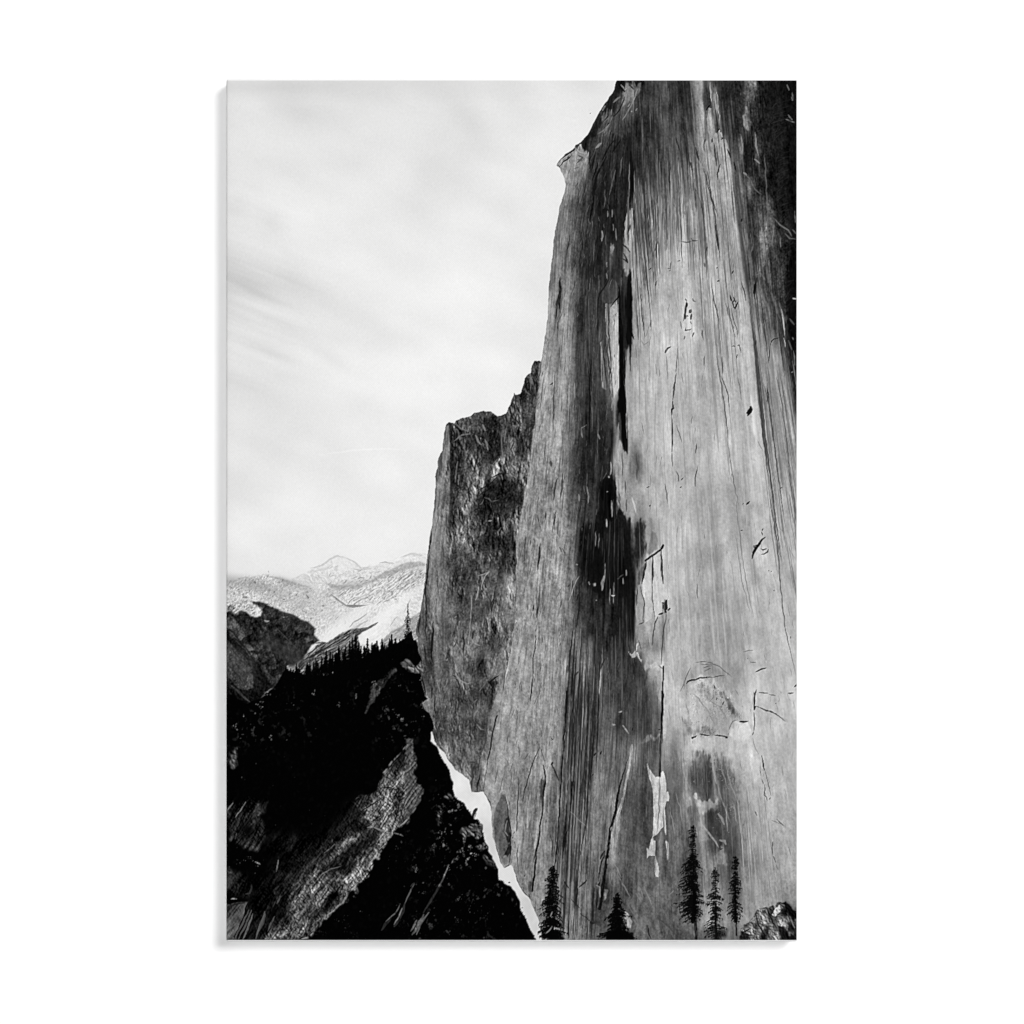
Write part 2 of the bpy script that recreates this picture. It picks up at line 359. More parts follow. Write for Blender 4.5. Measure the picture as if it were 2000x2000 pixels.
CLIFF = tp('A', parse("560 0 560 28 545 60 540 95 520 130 490 175 460 215 430 262 400 320 365 385 345 430 300 480 270 508 248 520 245 540 210 562 150 605 105 655 105 668 130 692 150 735 165 770 168 805 172 840 160 880 145 930 125 985 115 1040 105 1110 90 1200 80 1290 70 1370 62 1440 55 1500 47 1570 42 1640 42 1700 38 1800 28 1880")) \
 + tp('B', parse("22 380 12 450 0 520")) \
 + tp('E', parse("1240 275 1220 268 1180 266 1168 290 1150 330 1143 375 1110 400 1092 430 1085 470 1065 520 1045 575 1000 590 990 565 985 590 968 620 955 670 930 710 910 760 870 775 830 785 800 765 765 745 740 740 720 745 690 737 650 752 610 760 580 785 530 797 480 810 440 830 430 855 400 850 370 845 348 865 338 895 330 940 322 990 318 1050 310 1115 290 1140 275 1180 262 1215 268 1260 255 1300 245 1350 250 1400 245 1470 238 1550 230 1640 222 1720 215 1800 200 1870")) \
 + tp('F', parse("215 120 195 200 185 300 170 400 160 500 150 600 140 700 125 800 110 900 90 980 75 1060 60 1120 65 1160 80 1180 75 1240 90 1330 120 1400 130 1500 105 1580 130 1650 150 1730 180 1760 120 1800 150 1870 190 1900")) \
 + tp('G', parse("190 20 200 60 200 100 205 200 225 225 230 240 290 300 340 380 380 440 440 480 500 525 512 600 520 628 560 632 620 628 650 680 675 740 685 800 690 900 692 980 705 1020 730 1110 760 1210 795 1265 830 1250 850 1240 870 1280 890 1320 900 1370 930 1430 970 1490 1010 1530 1030 1570 1050 1620 1075 1680 1100 1750 1110 1900")) \
 + [(1600,1880),(1600,120)]
PILLAR_EDGE = tp('A', parse("245 540 105 655 165 770 145 930 105 1110 80 1290 55 1500 42 1640 38 1800")) + tp('E', parse("1282 0 1255 200 1240 275 1215 420 1200 560 1190 700 1175 830 1150 1000 1140 1150 1115 1330 1090 1480 1070 1600 1050 1700 1030 1850")) \
 + tp('F', parse("1005 250 1000 420 990 600 1010 720 1000 900 985 1080 965 1200 945 1330 900 1500 880 1580 840 1650 790 1800 755 1932")) + tp('G', parse("690 100 660 300 635 500 620 628"))

def painting():
    rnd = random.Random(7)
    n_fine = wnoise(11, .8, 1.0); n_med = wnoise(12, 2.2, 2.6); n_big = wnoise(13, 9, 11)
    FX, FY = XX-400, YY-100
    fine = samp(n_fine, FX, FY); med = samp(n_med, FX, FY); big = samp(n_big, FX, FY)
    # ---------------------------------------------------------------- sky
    img = np.full((PH, PW), 230., np.float32)
    img += (samp(wnoise(21, 50, 16), (XX*.93+YY*.36)+400, -XX*.36+YY*.93+600))*1.6
    img += (samp(wnoise(22, 90, 60), FX, FY))*1.5
    img += 3*np.clip((XX-560)/400, 0, 1)*np.clip((YY-250)/300, 0, 1)
    run(img, """
B J;218 .55 60 22 25;430 200
B J;216 .5 40 18 60;1370 290
B J;218 .4 22 60 10;1100 600
B J;206 .65 90 26 24;150 1040
B J;210 .5 55 14 30;430 1130
B J;206 .45 45 9 18;230 1190
B J;216 .5 60 20 25;780 1340
B J;213 .5 45 9 20;330 1340
B J;211 .55 34 6 20;300 1500
B J;214 .5 50 20 30;230 1720
B J;214 .5 80 10 0;300 60
B J;240 .5 60 8 22;230 1230
B J;240 .6 70 30 20;420 720
B J;242 .6 70 40 20;1250 1150
B J;240 .5 60 25 10;600 1000
B J;214 .5 20 14 30;90 700 280 780
B J;216 .5 60 10 32;500 1450
S Z;3 240 .6 1 1.6;600 859 660 850 720 847 765 849
B Z;232 .5 90 40 0;560 1000
S Z;2 40 .8 1;1113 213 1114 215
""", 3, .3)
    cr, sr = math.cos(math.radians(21)), math.sin(math.radians(21))
    SXr, SYr = XX*cr+YY*sr, -XX*sr+YY*cr
    wisp = samp(wnoise(24, 44, 4.5), SXr, SYr+900)*.6+samp(wnoise(25, 26, 2.4), SXr, SYr+900)*.35+samp(wnoise(26, 60, 11), SXr, SYr+900)*.7
    band = np.exp(-((XX-430)/150)**2)*(np.exp(-((YY-560)/95)**2)+.45*np.exp(-((YY-700)/70)**2)+.25*np.exp(-((YY-380)/60)**2))
    img += wisp*4.4*band-20*np.exp(-((XX-440)/105)**2-((YY-560-(XX-440)*.35)/48)**2)-9*np.exp(-((XX-450)/130)**2-((YY-650-(XX-440)*.3)/30)**2)
    img += 5*np.exp(-((XX-760)/220)**2-((YY-640)/330)**2)-6*np.exp(-((XX-880)/60)**2-((YY-330)/130)**2)-7*np.exp(-((XX-560)/90)**2-((YY-215)/40)**2)
    img += samp(wnoise(27, 30, 22), FX, FY)*1.6+samp(wnoise(28, 12, 8), SXr, SYr+900)*.5
    img += fine*1.1+6*np.clip((YY-600)/450, 0, 1)
    img += np.clip(1-(YY-157)/46, 0, 1)*-13*(.6+.4*np.clip((XX-700)/-300+1, 0, 1))
    # ---------------------------------------------------------------- far bright mountains
    r1 = relief(31, 2.0, 0, 1.0, (.5, -.8), 28)*.7+fine*.35+med*.2; r2 = relief(35, 1.5, 0, 3.2, (.8, .5), 55)*.8+fine*.3+med*.3; r3 = relief(37, 1.2, 0, 1.4, (.7, .7), -30)*.8+fine*.5+med*.3
    def region(pts, tone, tex=0, amp=0., so=.8, ji=.8, al=1., js=4):
        sl, m = polymask(pts, so, ji, js)
        if m.size == 0: return
        t = tone if np.isscalar(tone) else tone[sl]
        v = t + (tex[sl]*amp if amp else 0)
        img[sl] += (v-img[sl])*m*al
    h = lambda s: tp('H', parse(s))
    region(h("850 300 960 245 1050 180 1110 158 1180 180 1260 222 1330 280 1440 270 1530 230 1640 240 1720 180 1800 140 1932 150 2000 150 2000 600 700 600 620 400 750 360"), 229, r1, 8)
    region(h("640 400 750 360 860 300 950 310 1100 330 1300 300 1500 350 1700 300 1932 330 2000 700 1400 1000 900 1000 600 700"), 222, r1, 16)
    region(h("0 420 60 412 200 385 340 372 430 350 540 368 640 405 740 440 870 470 980 440 1050 520 1150 600 1250 665 1340 650 1500 640 1600 700 1500 900 1000 1000 800 900 500 700 0 760"), 218, r3, 17)
    region(h("0 420 60 412 200 385 340 372 430 350 540 368 640 405 740 440 860 480 850 560 780 620 500 620 300 560 60 560"), 212, r3, 21, 1.5, 2.5)
    run(img, """
B H;158 .65 22 8 20;420 480 300 440 130 420
B H;150 .65 14 8 -50;790 590 760 630
B H;150 .5 20 4 20;640 420 720 450
B H;165 .5 26 5 -20;1300 470 1500 400 1150 470
B H;165 .5 22 6 -38;1700 430 1820 340 1600 470 1860 420
B H;185 .4 30 14 10;90 560 560 540 700 500
B H;200 .5 50 20 20;900 640 1000 700
B H;240 .6 40 10 -42;1150 850 1350 700 1100 900 1000 960
B H;243 .7 45 9 -42;1500 780 1650 650 1450 880
B H;238 .6 16 6 0;1130 210 1110 270
S H;3 188 .6 1 .8;850 290 960 262 1040 200 1110 172 1190 192
S H;4 200 .5 1 1;880 320 1000 290 1060 250 1040 200
S H;3 185 .6 1 .6;1190 190 1270 230 1330 290 1420 278
S H;2.5 180 .7 1 .6;1240 290 1320 305 1440 290
S H;2 165 .7;1500 240 1560 230 1640 245
S H;3 190 .6 1 1;1700 190 1800 150 1900 165 1800 175
S H;2 165 .6;420 360 520 375 640 415 740 448
S H;3 158 .5 1 .8;600 395 680 425 740 448 860 470
C H;170 .6 12 4;120 430 200 420 300 410 380 395 430 390 500 395
S H;3 196 .8 3 .5;980 640 1060 690
""", 4, .5)
    region(h("1700 255 1800 228 1940 236 1940 262 1860 275 1780 300 1690 335 1520 395 1400 440 1300 480 1220 490 1110 490 1050 470 980 425 1080 440 1200 450 1330 440 1450 390 1560 320 1640 290"), 176, r1, 12, 1.2, .8)
    region(h("1100 490 1300 480 1520 395 1700 330 1800 300 1932 320 1932 420 1800 480 1650 560 1500 640 1400 620 1250 600 1150 530"), 214, r2, 24, 2, 1)
    region(h("1700 340 1800 300 1900 310 1932 350 1850 440 1740 480 1650 470"), 188, r2, 36, 2, 1.5, .8)
    rr = random.Random(41)
    for k in range(230):    # trees and ledges sprinkled on the slopes
        x = rr.uniform(1000, 1900); y = 480+(x-1000)*-.12+rr.gauss(0, 90)
        if y < 300-abs(x-1500)*.1: continue
        q = tp('H', [(x, y), (x+rr.uniform(14, 60), y-rr.uniform(8, 46))])
        sl, m = strokemask(q, rr.uniform(.8, 2.2), 1, .4)
        if m.size: blend(img, sl, m, rr.choice([110, 140, 160, 245]), rr.uniform(.2, .6))
    for k in range(520):
        x = rr.uniform(60, 900); y = 560+(x-60)*.16+rr.gauss(0, 95)
        if y < 380+abs(x-430)*.05: continue
        q = tp('H', [(x, y), (x+rr.gauss(0, 22), y+rr.gauss(4, 12))])
        sl, m = strokemask(q, rr.uniform(.8, 2.6), 1, .4)
        if m.size: blend(img, sl, m, rr.choice([110, 130, 150, 165, 245, 250]), rr.uniform(.2, .55))
    run(img, """
S H;3 110 .8;1050 535 1130 600 1190 640 1250 662
P H;118 .8 .5 .4;1190 632 1260 632 1350 634 1420 628 1330 650 1260 664
S H;2 140 .7;1200 630 1230 590 1290 560;1250 640 1300 600 1400 560
S H;2 165 .8 1 .4;1040 540 1140 610 1240 672
S H;2.4 150 .7;1215 850 1260 800 1330 760 1385 710
S H;3 165 .6;1230 870 1300 830 1400 780
S H;2 165 .6;1600 840 1640 780 1680 740;1740 700 1800 570
S H;2.5 190 .8 1 .5;1230 880 1100 960 1000 1010;1550 560 1700 460 1850 380
""", 5, .5)
    region(h("1500 1000 1600 895 1690 840 1760 790 1880 700 1920 690 1920 1000 1700 960 1640 1000 1560 1065 1530 1040"), 168, r2, 22, .8, .8)
    region(h("1300 940 1340 900 1500 860 1600 840 1560 940 1500 990 1380 1000 1320 990"), 238, r2, 8, 1.2, .8, .8)
    region(h("780 1150 800 1120 900 1030 960 985 1010 985 1080 950 1150 895 1210 870 1290 855 1330 860 1380 855 1300 930 1330 1010 1340 1180 1100 1330 900 1360 700 1330 740 1200"), 84, r2, 46, .8, 1.2)
    region(h("1000 1000 1240 900 1290 920 1220 1010 1130 1050 1000 1080 960 1060"), 128, r2, 30, 1., 1, .8)
    run(img, """
S H;4 80 .9;1280 900 1350 880 1420 840 1490 795
S H;3 100 .8;1290 860 1400 850 1470 820
S H;2.5 45 .9;960 1075 1100 980 1230 900;940 1110 1050 1060 1150 990
S H;3 40 .9;860 1130 960 1060 1060 1010;800 1150 900 1100 970 1060;1090 1010 1180 960 1240 915
S H;2.6 210 .9;800 1110 860 1060 940 985;790 1145 830 1110
S H;2 190 .7;830 1125 930 1040 990 1000
S H;2 165 .6;980 1080 1080 1030 1180 1000 1230 960
S H;3 60 .7;900 1000 960 985 1000 988
S H;2.4 150 .6;1520 1000 1580 940 1650 905;1540 1040 1600 990 1680 930
P H;188 .8 .8 .8;1330 1010 1480 990 1500 1040 1400 1080 1310 1060
""", 6, .5)
    gr = (r3*.6+r1*.5+fine*.4); spk = np.clip(fine*.6+med*.8-.9, 0, 2)*58; lit = np.clip(-fine*.5-med*.8-1.0, 0, 2)*26
    for pts, k in ((h("0 420 60 412 200 385 340 372 430 350 540 368 640 405 740 440 860 480 1000 520 1100 580 1230 670 1100 760 950 860 900 900 780 800 600 700 400 600 60 700"), 1.),
                   (h("1000 480 1300 470 1520 395 1700 320 1932 300 1932 420 1780 520 1600 620 1450 640 1250 640 1100 560"), 1.1),
                   (h("860 300 1050 190 1110 160 1330 280 1530 232 1800 140 1932 150 1932 240 1700 260 1400 440 1100 440 700 430"), .35),
                   (h("1100 760 1300 700 1500 660 1880 420 1880 640 1500 860 1000 980 900 900"), .22)):
        sl, m = polymask(pts, 3, 3)
        img[sl] += m*k*((gr*8-spk*.9+lit+r2*5+big*3.5)[sl])
    # ---------------------------------------------------------------- dark valley sides on the left
    rs = relief(51, 4, 0, 2.2, (.7, .6), -42); rd = relief(55, 2.4, 0, 1.2, (.7, -.7), 0)
    region(h("0 690 70 690 120 670 200 690 260 715 330 755 390 752 395 700 340 640 300 600 400 605 480 635 560 680 640 715 740 760 830 810 905 865 890 920 945 965 860 1020 800 1115 780 1150 700 1200 620 1240 640 1400 0 1500"), 37+big*3-13*np.clip(1-np.abs(XX-470)/45, 0, 1)*np.clip(1-np.abs(YY-1225)/60, 0, 1), rs*1.1+fine*.6+med*.6, 12, 1.2, 1.3)
    region(h("390 700 480 640 560 680 660 722 760 770 850 820 905 865 880 900 700 860 560 760 480 700"), 54, fine, 7, 2, 1, .8)
    region(h("860 900 930 950 880 1000 800 1060 760 1100 780 1000"), 52, rs, 14, 2, 1, .7)
    region(h("90 620 200 600 330 640 390 690 385 750 330 750 250 710 140 690 80 680"), 196+big*10, r3, 46, 2.2, 6, .9)
    region(h("60 640 110 640 150 670 100 690 60 690"), 120, r3, 50, 1, 1)
    region(h("0 1450 0 700 70 700 120 735 170 810 210 880 250 960 300 1040 345 1100 345 1140 300 1130 400 1250 500 1400 300 1600"), 19+big*4, rd+fine*.5, 9, 1, 1)
    region(h("80 720 125 745 180 825 215 890 225 930 270 1000 325 1060 310 1070 350 1110 340 1138 270 1108 200 1010 110 930 60 850 60 780"), 68+big*6, rs+fine*.5, 17, .8, 1)
    region(h("60 965 120 1020 190 1085 250 1170 290 1230 315 1290 318 1370 300 1420 255 1440 200 1430 130 1390 60 1290"), 62, rd*.5+fine*.7, 12, .8, 1)
    region(h("90 780 180 830 220 890 260 980 200 920 110 880"), 88, fine, 10, 3, 1, .6)
    run(img, """
S H;3 24 .9;120 930 200 1000 260 1060 300 1130
S H;3 28 .8;60 850 130 900 200 990;110 1050 200 1160 280 1220;70 1200 180 1300 220 1380
B H;80 .5 20 16 40;230 1260 150 1130
S H;3.5 75 .8;100 1390 170 1450 230 1500 285 1552
S H;3 62 .7;440 1275 490 1320 530 1345 560 1390;330 1140 420 1230 450 1290
S H;2 75 .7;510 830 600 920 660 980 740 1060 800 1110
B H;60 .7 16 8 30;530 1000 480 1010
S H;3 150 .9;415 775 440 790 470 785
S H;2.5 150 .7;600 750 640 745;620 1222 660 1205 690 1200
S H;3 215 .9;620 1225 655 1210;735 1278 765 1258 795 1245
B H;48 .6 20 10 30;620 1100 700 1080 560 1050
B H;45 .6 12 20 30;560 1460 540 1530
B H;55 .5 10 14 20;690 1170 720 1180
""", 7, .8)
    sl, m = polymask(h("0 700 330 760 400 620 560 690 900 880 940 965 780 1150 620 1240 500 1400 300 1540 0 1480"), 2, 1)
    img[sl] += m*((fine*4+med*5+rs*4)*np.clip(img/55., .2, 1.4))[sl]
    # ---------------------------------------------------------------- black wooded slopes
    forest = h("560 1345 620 1245 700 1270 780 1290 850 1300 900 1290 1000 1300 1080 1270 1180 1200 1240 1160 1320 1150 1400 1090 1470 1050 1550 1060 1600 1030 1660 995 1740 955 1790 935 1850 960 1880 1010 1930 1150 2000 1200") + [(900,1400),(1080,1836),(1080,1880),(400,1880)] + h("0 1930 0 1480 120 1480 250 1560 400 1500 500 1420")
    speck = np.clip(samp(wnoise(61, 1.6, 1.9), FX, FY)-2.5, 0, 1)*60+np.clip(med-.6, 0, 2)*1.5
    region(forest, 2.5+speck, 0, 0, .8, 1.6)
    rq = relief(63, 1.8, 0, 1.5, (.8, -.6), -20)
    ri = relief(67, 2.2, 0, 3.4, (.75, .65), 34)       # layers running down to the left
    ca, sa = math.cos(math.radians(36)), math.sin(math.radians(36))
    def gul(sd, a, b): return samp(wnoise(sd, a, b), XX*ca+YY*sa+900, -XX*sa+YY*ca+1500)
    gully = gul(63, 5, 13)*.6+gul(64, 2.4, 7)*.5+gul(65, 12, 20)*.45
    rgrit = ri*.55+rq*.55+fine*.3+med*.25+big*.22
    i_ = lambda s: tp('I', parse(s)); g_ = lambda s: tp('G', parse(s))
    RIB = i_("1820 18 1750 80 1660 190 1590 270 1520 360 1490 480 1380 530 1300 570 1200 615 1300 650 1310 720 1260 850 1180 860 1200 900 1140 960 1060 990 960 1020 850 1070 720 1110 660 1230 560 1400 560 1500 530 1600 480 1720 400 1880 390 1932 830 1932 900 1830 1000 1720 1090 1640 1220 1500 1350 1330 1420 1200 1560 1010 1620 920 1740 810 1810 740 1870 640 1920 560 1900 480 1850 470 1780 450 1810 380 1835 280 1830 200 1790 110")
    sh = np.zeros_like(img); sl, m = polymask([(x+17, y+13) for x, y in RIB], 11, 2); sh[sl] = m
    sh = np.clip(.22+.95*sh, 0, 1.05)
    region(i_("440 1010 560 900 900 980 1040 860 1180 640 1300 540 1400 900 1000 1300 700 1700 560 1932 200 1932 260 1700 330 1400 480 1300 620 1130"), 20*np.clip(.9+.8*gully, .02, 2.4), rgrit, 17, 9, 7)
    layer(img, RIB, sh*60*np.clip(.95+.62*gully, .05, 2.2), """
B I;22 .75 14 8 -50;1740 230 1360 930 1440 920 1390 1040
B I;28 .6 24 7 -35;800 1150 900 1200 1000 1290 700 1330
B I;24 .6 18 9 -40;850 1560 1150 1130 1250 1050 960 1700
B I;110 .5 16 7 -50;1600 330 1700 360 1540 400
B I;120 .55 14 34 -20;1600 680 1570 780
B I;120 .6 22 7 -40;1480 1080 1430 1180 1520 1000
B I;125 .5 18 5 -30;1190 980 1250 950
B I;115 .5 12 18 20;740 1560 740 1650
B I;120 .5 44 9 -12;620 1800 800 1840 560 1880
B I;105 .5 20 6 -40;1000 1700 1090 1640 1160 1540 1280 1420
B I;100 .5 12 18 -30;1780 640 1740 700
S I;2.4 165 .7;1820 20 1750 80 1660 190 1590 270 1520 360 1495 470
S I;2.4 175 .7;1890 600 1820 710 1740 800 1640 900 1560 1000 1500 1060
S I;3 170 .6;1490 1080 1420 1180 1370 1260;1340 1350 1250 1430 1180 1520 1090 1620 1000 1680
S I;2.5 160 .6;1140 1010 1200 970 1290 950;1680 420 1750 350 1790 320;1380 850 1440 840 1500 870 1620 900
S I;2 10 .9;1480 480 1600 470 1700 500;1420 800 1520 740 1490 700 1560 620;1700 560 1680 680 1620 860;1750 590 1720 680 1690 780;1300 720 1420 640 1540 560
S I;2 12 .8;1450 860 1440 960 1380 1060;1200 1120 1300 1100 1340 1130 1310 1180;1000 1260 1100 1200 1180 1240
S I;2 130 .6;1060 870 1070 930 1060 990;1110 880 1170 930;980 1090 1040 1050 1090 1000
S I;2 150 .5;920 1330 960 1290 1040 1240 1150 1210;700 1680 760 1640 800 1650;860 1780 900 1740 960 1700
S I;3 190 .6;760 1900 830 1890 880 1840;560 1880 640 1830
B I;0 .8 7 5 0;1210 680 1250 670
S I;2 110 .8;1200 610 1250 590 1310 560;1160 700 1200 745;1170 850 1220 850
""", rgrit, 62, 1.2, 5.5, 8, 1.)
    region(i_("60 190 100 140 150 100 220 80 225 95 180 160 190 200 160 280 100 280 60 260"), 46*np.clip(.9+.7*gully, .05, 2), rq, 40, 1.5, 4)
    region(i_("60 700 100 620 140 590 130 640 90 720 150 680 250 550 290 560 330 600 440 620 450 660 420 700 380 720 390 760 430 800 410 900 415 1010 360 1060 200 1055 160 1005 90 965 85 800"), 36*np.clip(.9+.7*gully, .05, 2), ri*.6+rq*.5, 32, 2, 4)
    region(i_("60 1205 130 1260 230 1300 320 1390 300 1470 250 1500 90 1490 60 1450"), 28*np.clip(.9+.7*gully, .05, 2), rq*.6+ri*.5, 24, 2.5, 4)
    region(i_("440 950 600 930 590 1040 500 1030 440 1010"), 16*np.clip(1+.8*gully, 0, 2), fine, 5, 5, 5, .8)
    region(i_("500 1170 640 1130 650 1200 560 1250 510 1230"), 18*np.clip(1+.8*gully, 0, 2), fine, 5, 5, 5, .8)
    region(i_("40 1575 150 1560 265 1550 250 1620 225 1700 190 1800 140 1932 40 1932"), 80*np.clip(1+.3*gully, .3, 2), ri*.5+rq*.4, 26, .8, 1)
    run(img, """
B I;2 .85 8 9 0;260 860 230 900
C I;60 .7 8 5;330 930 240 910
S I;2 170 .6;130 610 100 650 70 690;250 600 200 680 140 760
S I;2.4 95 .7;160 900 140 960;115 930 105 965;380 700 360 740
S I;2 4 .9;290 620 240 720 190 840;340 640 260 760
S I;2.4 120 .8;555 1150 540 1210 530 1265
S I;2 190 .7;100 1520 160 1522;330 1170 380 1195
C I;80 .8 8 4;220 1150 290 1150 360 1180
S I;3 30 .9;60 1600 140 1575 260 1555
S I;4.5 6 .95;262 1560 230 1700 180 1810 130 1912;560 1500 510 1620 470 1740
S I;3 84 .9;300 1620 270 1700 220 1810 170 1912;275 1620 220 1740 160 1850 130 1912
S I;3.4 105 .9;310 1660 270 1760 215 1912;425 1640 400 1720 360 1830 335 1912
S I;5 80 .8;430 1660 400 1740 370 1820
S I;3 90 .8;520 1680 480 1760 450 1830;570 1490 540 1570
S I;3 60 .8;300 1380 280 1470 230 1480;560 1400 510 1440 520 1480
S I;2 12 .9;330 1640 300 1740 240 1900;480 1700 440 1790 390 1900
S I;2.4 100 .8;1835 1370 1800 1440 1770 1500 1740 1570
S I;6 62 .7 1 1;1745 1560 1720 1640 1680 1720 1640 1790
S I;2.4 150 .7;1720 1600 1690 1690 1640 1770
S I;5 48 .8 1 1;1620 1690 1560 1760 1520 1820;1920 1680 1880 1780 1850 1840
S I;2 120 .7;1900 1700 1860 1790 1830 1850;1700 1560 1650 1660 1560 1740
C I;45 .7 14 6;1190 1790 950 1850 1280 1860 1730 1740
C I;75 .8 6 3;1690 1040 1850 1240 1590 1150 1100 1720 1180 1690 1360 1640
S I;2 120 .8;1640 900 1700 915 1725 930;1860 1220 1840 1270
""", 9, 1.)
    # rocks among the trees on the right of the dark slope
    region(h("1640 1220 1662 1245 1620 1300 1560 1380 1490 1480 1440 1580 1370 1660 1360 1640 1420 1520 1415 1430 1450 1390 1530 1305"), 56*np.clip(1+.4*gully, .1, 2), fine+med*.6, 12, 1, 2.5)
    region(h("1700 1190 1740 1150 1780 1160 1830 1210 1900 1170 1932 1200 1932 1330 1880 1290 1820 1270 1760 1240"), 84, rd, 46, .8, 2)
    region(g_("410 960 440 920 530 900 570 865 610 880 620 990 560 1020 500 990 440 1060 430 1020"), 62, rd, 52, 1, 2.5)
    region(g_("-30 180 20 200 40 300 35 400 40 560 100 560 120 620 90 720 40 790 -30 860"), 78, ri*.7+rd*.5, 40, 1, 2.5)
    region(g_("240 800 290 790 280 880 240 910 225 850"), 50, rd, 50, 1.5, 3)
    region(g_("550 1080 620 1050 655 1100 590 1110"), 80, rd, 50, 1, 2)
    region(g_("620 1160 680 1170 710 1220 720 1270 660 1240 620 1200"), 48, rd, 44, 1.5, 2)
    region(g_("330 480 355 480 365 540 340 530"), 70, rd, 40, 1, 2)
    region(g_("280 660 320 640 380 640 370 690 300 680"), 46, rd, 50, 1.5, 2)
    run(img, """
S G;2 150 .7;330 1230 310 1290 280 1360 240 1430
S G;4 60 .7 1 1.5;300 1330 230 1450 170 1560 110 1650
S G;5 105 .8 1 1.2;120 1650 80 1720 50 1790 20 1830
S G;3 120 .7;170 1630 130 1680 90 1740 60 1830;60 1700 30 1760 10 1800
S G;2 80 .7;380 1180 350 1230;410 1160 380 1200
C G;75 .8 7 3;190 1100 545 1160 560 1340 430 1520 640 1440 60 1270 530 1550 330 1810 660 1670 400 1710 500 1640 120 1465 270 1010
C G;130 .9 5 2;545 1160 190 1090 420 1515 60 1275 325 1270
S G;3 60 .7;30 1260 60 1280;620 1460 650 1440;300 1790 330 1810;10 1420 40 1390
""", 10, 1.)
    dsp = np.clip(med*.9+fine*.6-.95, 0, 1.6)*46*np.clip(.7+big*.8, 0, 2)
    for pts, k in ((g_("300 620 400 700 480 780 560 870 610 900 650 1080 740 1280 800 1400 900 1560 900 1700 600 1400 420 1200 200 1000 180 800"), 1.),
                   (g_("0 900 200 900 500 1250 700 1500 1000 1870 0 1870"), .42), (h("60 1500 560 1450 900 1500 900 1932 60 1932"), .3), (h("1250 1350 1850 1100 1932 1932 1250 1932"), .4)):
        sl, m = polymask(pts, 14, 4); img[sl] += m*k*dsp[sl]
    rr = random.Random(77)
    for (gx, gy) in tp('H', parse("690 1555 880 1480 1110 1590 1100 1570 350 1580 400 1540 380 1600 1450 1360 1480 1390 1740 1880 1640 1800 1620 1630 1680 1680 1900 1350 1905 1560 1910 1600 1920 1690 220 1670 130 1780 150 1800 410 1750 490 1870 205 1865 1720 1710 1800 1910 1285 1490 430 1480 1690 1400")):
        for k in range(rr.choice([2, 3, 5])):
            a = rr.uniform(0, 6.28); q = [(gx+rr.gauss(0, 2), gy+rr.gauss(0, 2))]; q.append((q[0][0]+rr.gauss(0, 2.4), q[0][1]+rr.gauss(0, 2.4)))
            sl, m = strokemask(q, rr.uniform(1, 2.6), 1, .4); blend(img, sl, m, rr.uniform(70, 150), .7)
    # ---------------------------------------------------------------- snow gully below the wall
    layer(img, g_("175 130 190 120 215 205 240 240 300 290 400 440 560 560 640 620 700 800 720 1000 780 1200 900 1240 1000 1450 1140 1700 1160 1932 1060 1932 1055 1870 1040 1830 1000 1760 975 1680 935 1620 920 1550 885 1480 850 1430 790 1385 740 1360 745 1270 720 1240 700 1200 690 1160 665 1130 660 1085 640 1060 620 980 610 910 580 860 545 860 530 830 490 780 450 720 400 700 380 670 365 600 365 545 345 510 330 450 300 390 250 310 225 240 180 210"), 224, """
B G;205 .7 20 20 0;1000 1620 1050 1750 1040 1550
B G;208 .5 12 26 -25;690 1080 670 980
B G;236 .7 16 16 0;430 560 560 740 620 700
P G;30 .95 .5 .8;525 820 535 790 550 765 570 757 572 775 555 800 545 840 530 860
S G;2 150 .6;500 800 520 790
P G;40 .9 .6 .6;825 1385 838 1380 845 1390 835 1398
S G;1.6 60 .7;940 1595 950 1605
S G;2 90 .6;395 690 420 700;560 800 540 850
""", big*.5+med*.5, 2.2, .7, 1., 11, .6)
    for k in range(150):      # ragged tops of the trees against the snow
        P = g_("225 240 250 310 300 390 330 450 345 510 365 600 380 670 450 720 490 780 530 850 580 862 610 910 640 1060 665 1130 700 1200 745 1270 742 1360 790 1385 850 1430 885 1480 920 1550 935 1620 975 1680 1000 1760 1040 1830 1055 1870")
        s = rr.random()*(len(P)-1); a = int(s); t = s-a
        x = P[a][0]*(1-t)+P[a+1][0]*t-rr.uniform(0, 2); y = P[a][1]*(1-t)+P[a+1][1]*t
        sl, m = strokemask([(x-2.5, y+2.5), (x+rr.uniform(0, 2.4), y-rr.uniform(0, 3.4))], rr.uniform(2, 5), 2, .4); blend(img, sl, m, 4, .95)
    # ---------------------------------------------------------------- the rock wall
    tone = tonemap(WALL)
    e1 = samp(wnoise(71, .75, 26), UU, YY); e2 = samp(wnoise(72, 1.7, 60), UU, YY); e3 = samp(wnoise(73, 5, 120), UU, YY)
    e4 = samp(wnoise(74, .9, 9), UU, YY); b1 = samp(wnoise(75, 7, 14), FX, FY)
